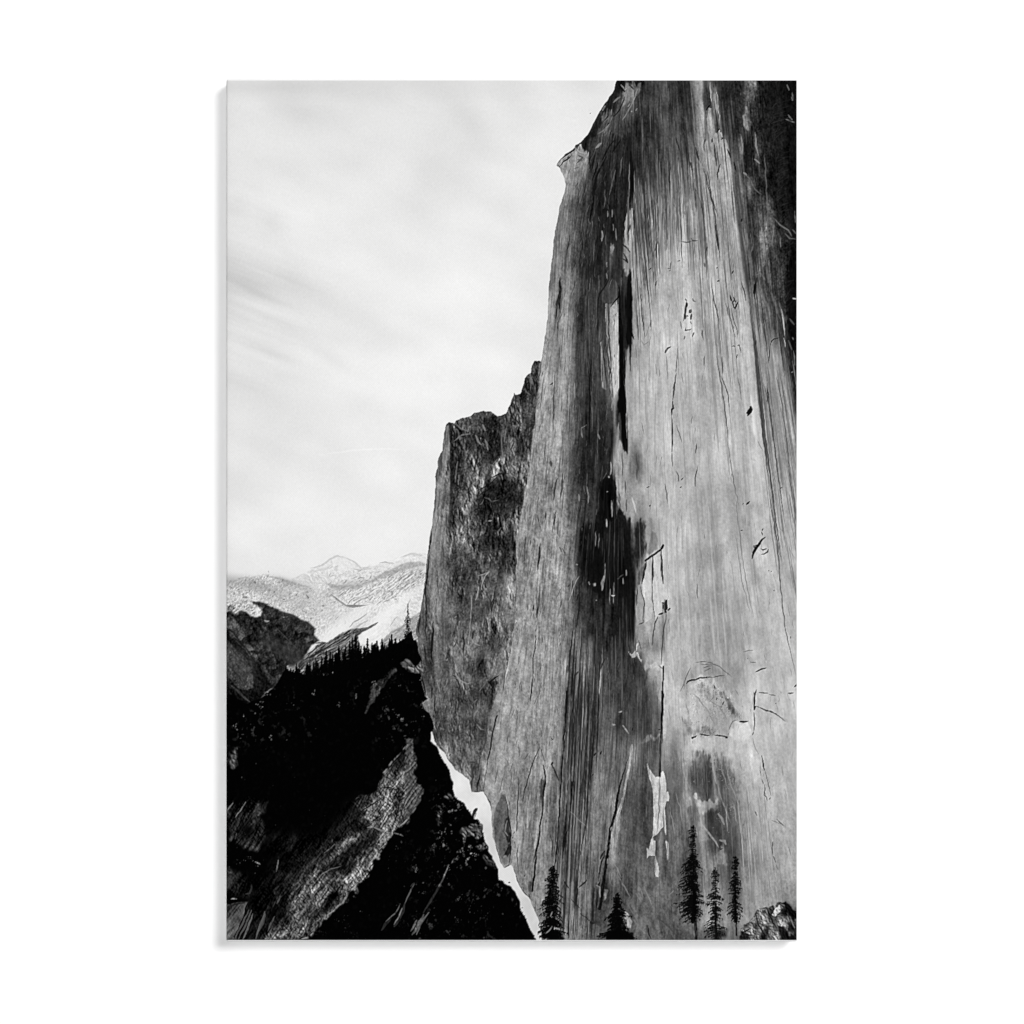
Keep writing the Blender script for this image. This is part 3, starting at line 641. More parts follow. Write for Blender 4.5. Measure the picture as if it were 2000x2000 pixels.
    amp = tonemap([(150,"1080 1.1 1220 1.0 1300 1.1 1400 1.1 1450 .9 1500 .5 1556 .5"),
                   (330,"1080 .9 1220 .9 1240 1.6 1330 1.4 1380 1. 1400 .5 1430 .6 1450 1. 1500 .5 1556 .5"),
                   (470,"1080 .9 1220 .8 1235 1.6 1270 1.5 1350 1. 1400 .7 1440 .6 1460 1. 1520 .7 1556 .5"),
                   (560,"1070 1. 1210 .8 1240 .9 1300 .55 1380 .7 1450 .5 1470 .9 1530 .9 1556 .5"),
                   (760,"1040 1. 1210 1. 1230 .6 1300 .45 1400 .6 1450 .5 1480 .8 1556 1."),
                   (1000,"1010 1.1 1210 1. 1230 .6 1300 .4 1400 .4 1460 .4 1500 .6 1556 .6"),
                   (1200,"1000 1. 1100 1. 1240 1. 1260 .6 1330 .4 1400 .35 1556 .35"),
                   (1400,"950 .9 1090 1.2 1170 1.1 1290 1. 1300 .5 1400 .35 1556 .35"),
                   (1600,"950 .9 1090 1.3 1190 1. 1300 .7 1420 .7 1460 .5 1556 .45"),
                   (1840,"950 .8 1556 .7")])
    rockd = relief(81, 1.8, 0, 1.3, (.8, -.6), 0)
    mott = tonemap([(150,"1100 1. 1220 .7 1400 .7 1470 1.5 1556 1.5"),(560,"1070 .5 1120 .8 1230 .4 1460 .4 1500 1.4 1556 1.6"),(700,"1060 .8 1120 .7 1250 .36 1500 .36 1556 .6"),(1100,"1000 1. 1100 1. 1200 .6 1260 .38 1556 .34"),(1400,"950 .9 1090 .8 1280 .6 1310 .4 1556 .3"),(1840,"950 .8 1200 .9 1300 .9 1450 .5 1556 .6")])
    e5 = samp(wnoise(76, .7, 4), UU, YY); e6 = samp(wnoise(77, 1.2, 14), UU, YY)
    gate = np.clip(.75+.5*b1, .1, 1.8)
    for txt, sd, wb in WALL_OPS: run(tone, txt, sd, wb, 'PMB', 6.)
    t_ = np.clip((tone-145)/45., 0, 1); tone = tone-6*t_*t_*(3-2*t_)-8*t_*np.clip((XX-1380)/80, 0, 1)*np.clip((YY-1000)/300, 0, 1)
    tone = tone+9*np.clip(1-np.abs(tone-135)/30., 0, 1)+8*np.clip(1-np.abs(tone-92)/25., 0, 1)*np.clip((YY-1400)/150, 0, 1)
    tone = np.where(tone < 100, tone*(.76+.24*tone/100), tone)
    tone = tone + (streaky()*.8)*np.abs(np.gradient(tone, axis=1))*.9
    calm = np.clip((tone-135)/50., 0, 1)
    e8 = samp(wnoise(70, 2.6, 90), UU, YY)
    e7 = samp(wnoise(78, 9, 160), UU, YY); bg = samp(wnoise(79, 16, 34), FX, FY)
    dev = (e1*.22*(1-.45*calm)+e2*.24*(1-.3*calm)+e4*.48*(1-.4*calm)+e6*.55*gate)*amp*12 + (e3*6.5+e8*5.5)*(.3+.75*amp)*(1-.45*calm) + e7*3.6 + b1*2.8 + bg*2.6
    k = np.clip(tone/38., .15, 1)
    wall = tone + dev*k*(.5+tone/230.) + (fine*6.5+med*5.5+e5*4.5+rockd*5.2+b1*3.+samp(wnoise(99, 3.2, 8), FX, FY)*4.6)*mott*k*(.55+tone/200.)
    darkl = np.clip(e6*.6+e1*.4+e2*.6-1.35, 0, 1.6)      # thin dark seams along the flow
    wall -= darkl*amp*(12+tone*.16)
    flows(wall, rnd)
    rt_ = random.Random(99)
    ticks(wall, rt_, 420, [(1075,360),(1200,330),(1215,600),(1190,900),(1110,1240),(1060,1660),(960,1560),(1010,1000),(1060,650)])
    ticks(wall, rt_, 160, [(1110,1240),(1240,1260),(1290,1400),(1280,1700),(1090,1800),(1070,1640)], al=.45)
    ticks(wall, rt_, 130, [(1240,560),(1480,560),(1550,1100),(1550,1400),(1260,1400),(1240,900)], lr=(5,26), w=(.9,1.6), al=.5, dark=60, light=215)
    ticks(wall, rt_, 90, [(1300,1300),(1550,1300),(1550,1780),(1300,1780)], lr=(4,18), w=(.9,1.7), al=.45, dark=60, light=205, lean=.3)
    ticks(wall, rt_, 150, [(1130,330),(1190,200),(1220,160),(1220,340),(1160,560),(1120,520)], lr=(6,30), al=.55, dark=22, light=105, lean=.2)
    ticks(wall, rt_, 220, [(1450,160),(1550,160),(1550,760),(1500,560),(1470,420)], lr=(3,16), w=(1,2.4), al=.4, dark=18, light=90, lean=.2)
    ticks(wall, rt_, 120, [(1240,200),(1360,180),(1380,420),(1240,420)], lr=(4,16), al=.4, dark=30, light=105, lean=.2)
    for txt, sd, wb in WALL_OPS: run(wall, txt, sd, wb, 'SFC')
    sl, m = polymask(CLIFF, .45, .6, 3)
    img[sl] += (wall[sl]-img[sl])*m
    clifm = np.zeros_like(img); clifm[sl] = m
    # ---------------------------------------------------------------- the rougher face left of it
    bt = tonemap(BUTT)
    run(bt, FACE_OPS, 21, .8, 'PMB', 4.)
    rb = relief(85, 2.6, 0, 2.0, (.85, -.5), 12); rb2 = relief(88, 1.5, 0, 2.4, (.9, -.4), -10)
    smoothm = tonemap([(700,"860 1 1060 1"),(860,"850 .25 877 .25 881 1 1060 1"),(1050,"840 .25 870 .25 885 1 1020 1"),(1160,"835 .3 870 .35 900 .7 1010 .6"),(1300,"840 .5 900 .4 940 .7 1000 .5"),(1400,"850 .6 900 .5 960 .5"),(1550,"900 .5 960 .5")])
    gm = np.clip(.8+.5*samp(wnoise(91, 6, 9), FX, FY), .15, 1.9)
    bl = samp(wnoise(92, 4, 6), FX, FY)
    rb3 = relief(96, 5.0, 0, 1.7, (.8, -.6), 14)
    bt = bt*np.clip(1+.19*samp(wnoise(97, 6, 11), FX, FY)*smoothm+.13*samp(wnoise(98, 13, 20), FX, FY)*smoothm, .3, 1.9)
    but = bt*.92 + ((rb*.5+rb2*.45+rb3*.5)*50*gm*smoothm + (fine*9+med*7+bl*9)*smoothm)*(.28+bt/125.) + (e1*.4+e2*.5+e6*.6)*8*(1.3-smoothm*.8) + fine*4
    but += np.clip(rb2*.6+e6*.5-1.05, 0, 1)*60*smoothm
    run(but, FACE_OPS, 21, .8, 'SFC')
    bp = PILLAR_EDGE[16:] + [(947,1560),(800,1560),(780,1000),(830,780),(1000,690)]
    bpoly = [(1064,640)]+PILLAR_EDGE[13:]+[(946,1560),(790,1560),(780,1000),(830,780),(980,690),(1030,690)]
    sl, m = polymask(bpoly, .8, 1.2, 4)
    img[sl] += (but[sl]-img[sl])*(m*clifm[sl])
    details(img, rnd)
    return img, clifm
FACE_OPS = """
P E;150 .8 .8 .6;342 880 372 872 378 1000 382 1250 380 1500 368 1700 352 1932 225 1932 240 1700 255 1500 262 1420 300 1300 318 1120 325 1000
P E;95 .6 1 1;262 1215 285 1140 316 1110 312 1280 290 1380 258 1420 246 1400
P E;34 .7 1 1;384 940 410 1100 400 1400 384 1500 380 1200
P F;150 .55 2 1;225 -20 350 -20 345 200 310 420 290 640 240 640 160 640 165 500 195 300
P E;28 .8 1.2 1;700 820 740 790 800 790 835 830 830 900 780 900 740 920 710 880
P E;30 .75 1.2 1;385 900 430 880 500 915 570 930 560 945 480 980 400 1040 378 1050
P E;26 .75 1.5 1.5;740 980 800 960 850 1010 850 1180 780 1210 750 1130 760 1060
P E;34 .5 3 3;640 1490 740 1440 840 1360 900 1345 930 1380 1020 1440 1040 1520 1070 1600 1000 1640 960 1700 880 1690 800 1740 700 1680 620 1720 640 1600
P E;26 .5 2 3;700 1480 800 1430 880 1400 860 1520 760 1600 700 1590;860 1560 960 1600 930 1660 820 1650;440 1000 560 960 600 1020 520 1100 440 1060;400 1240 440 1200 430 1400 400 1380
S E;2.4 120 .8;440 860 480 900 560 935;410 1030 500 965 580 950;430 1420 440 1300 455 1210
S E;3 135 .8;690 860 700 900 720 930;620 960 650 1030 680 1060;710 1000 740 1110
S E;2 125 .7;870 950 870 1100 880 1220;900 900 895 1040;940 960 925 1100;830 1190 780 1250;860 1330 880 1390
P E;120 .7 1.2 1;770 1290 870 1200 950 1210 960 1290 900 1340 850 1330 760 1370
S E;2 20 .8;630 1490 760 1430 840 1350;760 1370 850 1330 940 1330;650 1540 700 1500 800 1470
S E;2 120 .6;660 1620 680 1610 700 1570;700 1550 780 1590 850 1580;740 1770 775 1778;820 1890 870 1830;880 1730 900 1790 890 1890
S E;1.6 110 .6;970 1190 1040 1230 1100 1215;1000 1640 1040 1630;650 1440 660 1480;540 1290 580 1330;600 1340 640 1300 660 1260
S E;2.2 25 .8;990 1020 960 1100 980 1160;1010 1010 1020 1080;1060 1060 1090 1130;480 1460 420 1500;400 1620 410 1760
S E;2 110 .7;1180 600 1175 700;1190 620 1195 720;1080 520 1140 590;1230 300 1220 370;1100 420 1160 420 1190 460
S E;1.4 70 .8;985 590 988 562 992 590;825 770 820 745 812 765;855 770 860 745 845 765;1000 575 1015 570
S E;1.8 60 .8;345 900 335 1000 325 1100;300 1130 305 1300;262 1280 258 1400;330 1540 345 1550;250 1500 240 1700
S E;1.6 70 .7;280 1500 270 1700 240 1900;350 1640 345 1800 360 1932;310 1600 300 1800
S F;3.4 12 .95;205 180 200 260 188 330 182 400
S F;2.4 20 .9;185 400 178 520 165 620 150 720 130 820;162 620 150 760 160 900 155 1000
S F;3.6 15 .9;215 1040 222 1100 212 1220 205 1330 215 1420
S F;2.6 25 .85;150 920 155 1020 145 1120 160 1220;100 960 90 1060 95 1160;130 1240 150 1350 160 1450
S F;2 60 .7;350 20 352 100 345 200 380 240 385 320;270 560 265 700 275 820;240 880 235 1000;180 800 185 950;300 260 320 380 310 500
S F;2 165 .7;240 700 235 900 245 1100;270 760 265 900 275 1060;580 760 585 900 570 1050 560 1180
S F;2.6 165 .8;740 570 710 610 690 660 675 740;655 700 640 780 620 830;720 600 760 560
P F;150 .75 1.2 1;745 560 760 540 800 555 830 580 825 640 800 690 770 740 760 680 750 620
P F;145 .8 .8 1;580 1045 660 1040 700 1050 690 1080 660 1110 620 1120 580 1090
S F;2 160 .7;640 1120 640 1230;590 1210 620 1245 665 1260;740 570 650 600
P F;170 .8 .8 .8;770 475 800 465 845 450 830 480 800 500
P F;170 .7 .8 .8;595 390 610 350 622 370 615 430 600 440
P F;140 .6 1 1.5;680 210 730 190 750 210 700 240 665 230
P F;130 .6 1.2 1.5;940 600 980 580 975 650 930 740 870 770 830 740 860 690
P F;120 .55 1.2 1.5;810 1000 860 1040 900 1150 860 1180 800 1100 770 1090
S F;2.2 170 .6;890 80 900 130 890 170;620 80 630 130;740 90 780 80
P F;8 .9 1 1;640 1450 655 1420 700 1400 690 1440 665 1470
P F;14 .85 1 1;975 300 1000 260 998 340 990 380 970 350
P F;18 .85 1 1;895 30 935 20 930 60 905 110 890 70
S F;2.2 18 .85;885 430 880 520;820 690 800 800 780 900 770 980;790 820 770 940;720 1000 740 1100
S F;3 25 .85;505 1120 515 1230 510 1350;600 1120 595 1200
S F;2.4 18 .9;420 1560 450 1580 470 1640 480 1690;410 1540 440 1560
S F;2 160 .7;430 1520 480 1590 545 1620 590 1600;350 1400 360 1380
P F;150 .7 1.2 1.4;720 1370 740 1440 800 1400 840 1370 890 1360 850 1480 800 1540 740 1560 720 1480
S F;3 15 .9;735 1580 745 1610 800 1570 845 1540;775 1650 780 1720 770 1820
P F;45 .8 1.4 1;750 1590 800 1560 830 1600 800 1650 770 1640
S F;2 110 .7;650 1700 700 1640 720 1600;690 1900 720 1800;640 1760 600 1800
P F;70 .6 3 2;400 1600 450 1620 500 1700 620 1700 650 1790 560 1850 440 1800 400 1720
S F;2 50 .8;430 1110 400 1180;440 1220 420 1280;400 1350 420 1440 400 1500;340 1700 320 1780;350 1820 330 1900
S F;1.8 160 .5;260 1600 290 1700;360 1560 330 1650;420 1000 450 980
P F;70 .8 1 2;0 1430 60 1400 110 1420 130 1500 60 1530 20 1510 0 1490
S F;2 190 .8;20 1470 60 1430 100 1470;60 1500 110 1510;90 1590 105 1570
P F;110 .7 .8 2;110 1790 150 1760 190 1760 240 1840 220 1900 170 1880 130 1840
S F;2.4 15 .9;215 1640 210 1760;240 1720 235 1840 250 1930;120 1540 140 1640 150 1730
S G;2 35 .8;200 60 215 130 205 200;230 250 300 330 360 400;330 330 345 310;390 370 410 400
S G;2 150 .7;560 60 600 100 630 110;260 240 310 280;205 10 200 60
P G;60 .6 2.5 2;430 20 520 10 560 60 630 80 640 180 580 230 540 160 470 110
S G;3 60 .7;640 90 640 200 600 300;520 380 530 500 520 620
S G;3 22 .9;590 480 570 560 565 630
S G;1.8 40 .8;500 378 560 380;515 530 520 600;600 330 580 400 575 460
P G;165 .5 5 2;360 380 420 360 500 430 520 530 430 500
"""
WALL_OPS = [
("""
M U;.72 .9 9 2;1120 400 1150 330 1196 250 1212 300 1206 420 1198 560 1190 700 1182 820 1150 960 1130 900 1125 700
M U;.7 .9 5 2;1172 330 1192 290 1196 400 1170 520 1160 560 1140 530 1155 420
M U;.75 .9 7 2;1105 900 1145 800 1180 860 1185 960 1130 1000
S E;2.4 60 .7;1243 270 1215 420 1200 560 1190 700 1175 830
S E;2 45 .6;1175 830 1150 1000 1140 1150 1115 1330
S E;2 110 .5;1090 1480 1070 1600 1050 1700
S F;2.4 18 .9;1000 260 1002 420 995 560 990 680
S F;2 30 .85;1010 680 1000 800 985 950 985 1060 975 1150
S F;2.6 22 .9;960 1190 950 1290 930 1380 915 1480
S F;2 45 .8;905 1480 890 1600 880 1700;960 800 950 900;930 1020 905 1180 885 1290
S F;3 12 .9;780 1650 785 1700 770 1800 765 1900
S G;2.6 14 .95 0;735 -10 700 120 680 250 655 360 640 460 625 560 622 630
S G;2.4 10 .95;622 630 650 680 675 720 682 750
S G;1.8 30 .8;682 750 680 830 690 900;690 1000 730 1110 760 1200 795 1268
S G;2.2 16 .9;795 1268 830 1240 845 1180 850 1080 845 900 830 850 815 720 805 640 790 610
S G;2.4 10 .9;855 1250 880 1300 895 1350 920 1420 960 1475 1020 1530
S G;2 60 .8;1080 1690 1100 1760 1110 1800
P G;96 .8 .8 .8;770 640 800 640 815 740 825 850 845 950 850 1080 830 1130 780 1200 750 1150 715 1030 700 900 710 780 740 700
P G;30 .75 .8 1.5;800 1100 830 1020 848 1080 845 1160 815 1170 790 1190
P G;42 .75 1 1.2;790 920 800 880 835 850 845 960 830 1020 810 1060 790 1010
S G;2.4 160 .7;820 860 800 960 830 1000;760 1190 790 1250 840 1220
P G;120 .8 .8 .8;760 1180 800 1200 850 1120 835 1230 790 1262 770 1240
S G;2 190 .6;760 640 775 615 800 620 815 700
""", 22, .5),
("""
P A;32 .85 .8 1.2;560 20 590 28 600 90 560 160 520 230 470 300 420 380 400 430 350 500 350 560 300 580 250 530 300 480 345 430 400 320 460 215 520 130
P A;24 .8 .8 1;620 28 760 28 770 60 720 90 700 60 660 50
P A;140 .8 1 1.6;590 110 640 60 690 80 740 70 735 130 700 170 650 190 630 220 600 200 610 150
P A;105 .8 1 1.6;440 270 500 240 520 290 490 340 460 340 445 310
S A;3 130 .8;420 430 470 400 520 320;400 540 440 500;530 200 560 170 590 150;450 260 470 220
S A;2.4 15 .85;500 240 490 300 460 340;540 290 480 380;620 150 580 250 540 300;650 60 690 100;600 90 620 120
S A;2.2 150 .7;700 150 650 250 600 330;720 90 690 180;660 200 640 230;520 250 515 290
S A;1.8 175 .7;710 240 700 260;670 255 672 270;590 60 620 100 640 90
P A;152 .85 .8 1;245 545 290 545 345 590 340 660 270 720 190 770 165 780 150 735 130 692 110 665 200 590
S A;3.4 18 .9;105 658 150 605 210 565 245 545
S A;2.2 25 .9;125 680 160 640 200 610 190 630;108 668 130 690;215 595 150 650
S A;2 175 .8;130 640 180 600 240 560;245 540 280 570 330 580;320 600 340 600 345 570
S A;3.2 60 .7;350 520 390 600 370 650 350 700;260 590 300 610 250 660
S A;1.6 90 .7;150 735 165 770;190 740 210 690;250 620 300 640;230 700 280 680
S A;3.4 8 .95;385 900 375 980 362 1050 355 1105
S A;5 16 .8 1 .8;430 690 400 770 380 880 375 940
S A;3 14 .85;480 600 440 690 400 760;420 640 395 720 370 790;400 560 380 640 375 700;540 480 480 560 440 640;590 470 560 520 520 580
S A;2 20 .8;360 560 350 640 360 720;460 420 440 560;520 400 500 470;380 620 350 700
S A;2 150 .7;440 500 410 540;460 430 480 400;500 350 530 300;395 545 430 500
S A;2.4 112 .6;550 700 500 900;600 600 580 760;470 850 460 1000;300 800 280 960
P A;92 .6 2 1;500 240 640 220 660 420 600 460 520 430 480 500 430 620 470 400
F A;3 30 .8 60;650 470 655 600 640 700 670 560 630 830
F A;5 8 .85 130;665 560 680 640 650 720
F A;2 150 .7 90;655 640 685 860 645 850 690 700
F A;1.6 140 .7 60;720 760 745 820 700 900
S A;2.4 18 .8;640 950 625 1040 608 1110 612 1190 618 1260
S A;3 14 .8;600 1260 640 1300 660 1330;610 1330 640 1400 600 1370
P A;170 .85 .7 .5;655 990 630 1050 612 1110 620 1190 622 1290 650 1330 668 1290 680 1180 690 1090 690 1000
P A;160 .8 .7 .5;690 860 680 880 690 960 700 940
S A;1.6 20 .8;660 1110 650 1180;690 960 690 1100 680 1200
P A;150 .75 .8 1;530 1265 540 1290 520 1335 508 1310 512 1270
S A;3 165 .8;448 1160 452 1210 440 1260
S A;2 150 .7;490 1010 492 1060;523 1000 525 1060;548 1140 550 1240;530 1110 532 1160;480 1400 485 1440;478 1480 490 1530
P A;110 .7 .8 .6;415 1500 430 1490 435 1610 420 1640
S A;2.4 20 .85;425 1190 445 1250 440 1300;415 1200 400 1280;410 1330 420 1400;500 1530 470 1580 430 1640 415 1720 410 1830
S A;2 25 .8;205 1190 195 1260 180 1350;290 1170 300 1300;325 1600 320 1660;285 1310 275 1400 280 1500;390 1400 370 1500
S A;5 18 .9;135 1505 132 1600 125 1700 130 1760
S A;4 30 .8;120 1640 105 1720 100 1830
P A;78 .8 .7 .3;500 1540 540 1530 565 1560 575 1610 560 1680 530 1710 490 1720 450 1700 440 1640
S A;2.6 10 .95;565 1560 577 1610 570 1660 540 1695 512 1738
P A;188 .95 .6 .3;565 1700 512 1740 508 1800 510 1932 570 1932 565 1800
P B;182 .95 .6 .4;565 150 512 192 505 260 515 340 512 430 522 560 520 680 525 790 535 880 575 800 572 700 570 560 575 420 568 300
S B;2 120 .7;540 300 535 380;520 560 530 660;555 740 545 780
P B;150 .85 .6 .4;472 170 485 165 500 300 505 500 510 700 520 850 500 800 485 600 478 400
S B;2.4 30 .9;498 190 496 380 512 560 518 760;485 400 492 560 510 780
P B;140 .75 .8 .4;430 460 445 450 455 620 470 700 480 820 450 800 440 700
S B;2 25 .85;455 500 468 640 480 780;448 620 452 760
P B;32 .75 1.1 1;590 -20 612 -50 668 -60 672 100 668 430 640 480 612 520 610 780 640 1100 640 1290 615 1290 600 1180 575 1120 568 900 578 780 572 560 574 300 586 120
F B;4.5 8 .9 150;580 20 590 200 600 330
F B;4 14 .85 110;650 100 660 180 640 0 655 240
S B;5 8 .95;585 350 590 500 595 640 600 780 585 900
S B;4 8 .9;615 520 618 640 620 780;650 260 665 380 690 440
P B;12 .9 .7 .6;652 -110 662 -60 668 120 655 240 670 330 660 460 640 480 630 420 645 300 630 160 642 0
P B;8 .9 .8 .6;600 780 620 790 632 900 636 1180 640 1290 615 1295 600 1200 590 1060 570 1000 560 930 575 830
F B;1.6 175 .7 120;628 560 640 520 680 500
S B;2.2 170 .8;632 800 633 1000 632 1190
P B;70 .8 1 1;575 1000 585 990 595 1080 590 1160 570 1200
S B;3 150 .8;575 1060 570 1140 565 1230 550 1300
S B;2.4 150 .7;520 870 530 900 515 960;545 860 530 920 520 980
P B;158 .9 .8 1.2;550 1310 575 1220 600 1240 620 1290 650 1310 650 1500 640 1620 640 1740 600 1760 570 1700 560 1600 545 1480 545 1400
S B;2 60 .8;600 1290 605 1400 600 1480;560 1620 590 1700;620 1500 625 1600;630 1640 632 1740;575 1590 580 1660
P B;18 .9 1.2 1.2;480 1480 510 1440 550 1500 555 1640 550 1780 520 1800 470 1780 450 1640 460 1540
S B;2.4 170 .8;515 1360 518 1420 510 1460;497 1465 505 1480;520 1650 522 1780;480 1790 485 1850
S B;2.4 150 .7;330 1540 345 1620 340 1680;270 1600 275 1660;300 1180 290 1110 330 1080;415 1150 430 1190
S B;2.4 10 .9;345 640 352 760 355 900 352 1100 350 1290;365 580 362 720 370 830
S B;2 30 .7;420 1040 440 1110;395 1150 360 1200;380 870 400 940;385 1200 380 1420
S B;3 45 .6;290 1090 275 1180;300 1100 315 1080 330 1100
S B;2 30 .85;280 1640 330 1650 335 1690;265 1700 280 1740;50 780 80 765
S B;2 35 .7;95 660 85 800 80 950 75 1130;110 300 115 430;20 1800 25 1730;105 1720 85 1800 70 1900
S B;3.6 45 .75;110 1480 90 1560 80 1650;150 1440 145 1560 130 1640;60 1350 65 1400
S B;3 165 .5;150 480 160 600 150 700;110 350 130 500;100 1560 115 1640;240 760 245 880
""", 23, .6),
("""
P A;176 .9 .6 .4;1250 235 1270 240 1272 330 1280 430 1265 440 1245 420 1238 320
P A;168 .85 .7 .5;1180 120 1192 40 1200 160 1215 320 1212 420 1200 470 1196 330
P A;180 .9 .6 .4;1300 430 1340 400 1352 450 1385 480 1400 540 1410 640 1420 760 1440 900 1450 1000 1400 1000 1330 900 1310 700 1320 600 1290 500 1280 470
P A;172 .85 .7 .5;1215 520 1240 470 1250 560 1270 640 1310 780 1330 900 1300 880 1260 760 1225 640
S A;2.2 12 .95;1232 245 1265 212;1228 260 1238 235
S A;2 12 .9;1335 390 1305 425;1340 395 1342 420;1340 478 1355 465 1345 460
S A;1.6 190 .9;1260 40 1275 200;1305 75 1320 220 1335 370
S A;2.4 15 .9;1225 470 1215 520 1218 570;1280 460 1275 500;1290 500 1300 600 1312 680
S A;2.4 14 .9;1338 660 1325 700 1318 780
S A;2.2 40 .8;1240 700 1270 900 1320 1060;1200 640 1260 880 1300 1060 1320 1240 1335 1400;1150 850 1190 960 1215 1080
S A;3 30 .8;1000 450 1030 560;1150 530 1180 640;950 700 960 880;1110 640 1130 720
P A;198 .85 .7 .4;1108 1000 1130 1010 1135 1180 1118 1150
S A;2 20 .9;1035 1245 1080 1252 1130 1240;1115 1215 1130 1235 1140 1240 1170 1238
S A;3 22 .85;865 1215 855 1280 855 1380;1300 1120 1315 1230 1330 1330
S A;1.8 18 .9;968 1395 962 1450 940 1450;1015 1395 1035 1390;955 1470 962 1455;800 1460 820 1440
S A;2.2 16 .9;1436 1462 1424 1490;1310 1450 1320 1440;1310 1545 1335 1540;1205 1525 1210 1525
S A;2.4 14 .9;1415 1655 1425 1700;1435 1660 1450 1700 1440 1690;1470 1700 1450 1755;1450 1745 1440 1740 1430 1700
S A;3 14 .9;1615 1510 1600 1600 1595 1680;1600 1560 1590 1640
S A;2.4 16 .85;1215 1400 1220 1440;1240 1280 1230 1330;860 1540 850 1580
S A;3 12 .9;1390 545 1420 620;1440 640 1455 720;1500 1070 1496 1100
P A;140 .75 1.2 1.4;1520 300 1545 270 1555 370 1580 400 1560 420 1545 400 1515 400
P A;120 .5 2.5 1.5;1540 40 1590 60 1590 200 1550 260 1530 200
P A;22 .75 2 1.5;1520 430 1560 405 1585 430 1580 560 1600 640 1640 690 1600 780 1530 720 1510 600
S A;2.6 150 .8;1490 430 1505 520 1505 590;1600 420 1610 520 1625 600;1595 620 1640 660;1510 725 1540 745
S A;2 110 .7;1510 725 1560 770 1600 850 1660 900;1670 560 1680 720 1695 1000 1700 1120
P A;150 .7 1.5 2;1630 1120 1660 1110 1700 1140 1700 1180 1670 1200 1640 1180
S A;2.4 130 .7;1740 1065 1790 1120 1850 1160 1880 1210;1660 1150 1670 1300 1690 1420;1735 1150 1730 1280;1790 1200 1795 1290
S A;2 120 .6;1600 1500 1640 1480 1680 1540;1820 1180 1860 1220 1910 1230;1880 1150 1910 1190
S A;2.2 150 .6;1880 120 1885 180 1870 150;1840 60 1860 110;1850 290 1880 330;1830 320 1900 350
S A;2.2 130 .6;1540 1180 1545 1300;1590 1260 1570 1330;1900 1010 1905 1100
S A;4 130 .5 1 1;1650 1620 1680 1700 1720 1800;1720 1620 1760 1740 1790 1830;1680 1400 1700 1560
S A;1.6 190 .8;1882 1675 1912 1676;1795 1740 1815 1860 1825 1920
S B;1.6 190 .8;1882 128 1912 130;1800 240 1815 320 1825 420;1815 420 1830 500
S B;2 10 .9;1780 425 1745 435 1725 450 1712 485;1712 485 1708 560 1700 620
S B;2 130 .7;1880 420 1895 440;1890 520 1900 640;1870 690 1890 680
P B;8 .7 3 1;1860 -160 1916 -300 1916 900 1900 900 1880 740 1860 560 1840 330 1830 60
S B;2.4 110 .6;1860 280 1900 330;1850 440 1880 520;1880 600 1900 700
""", 24, .5),
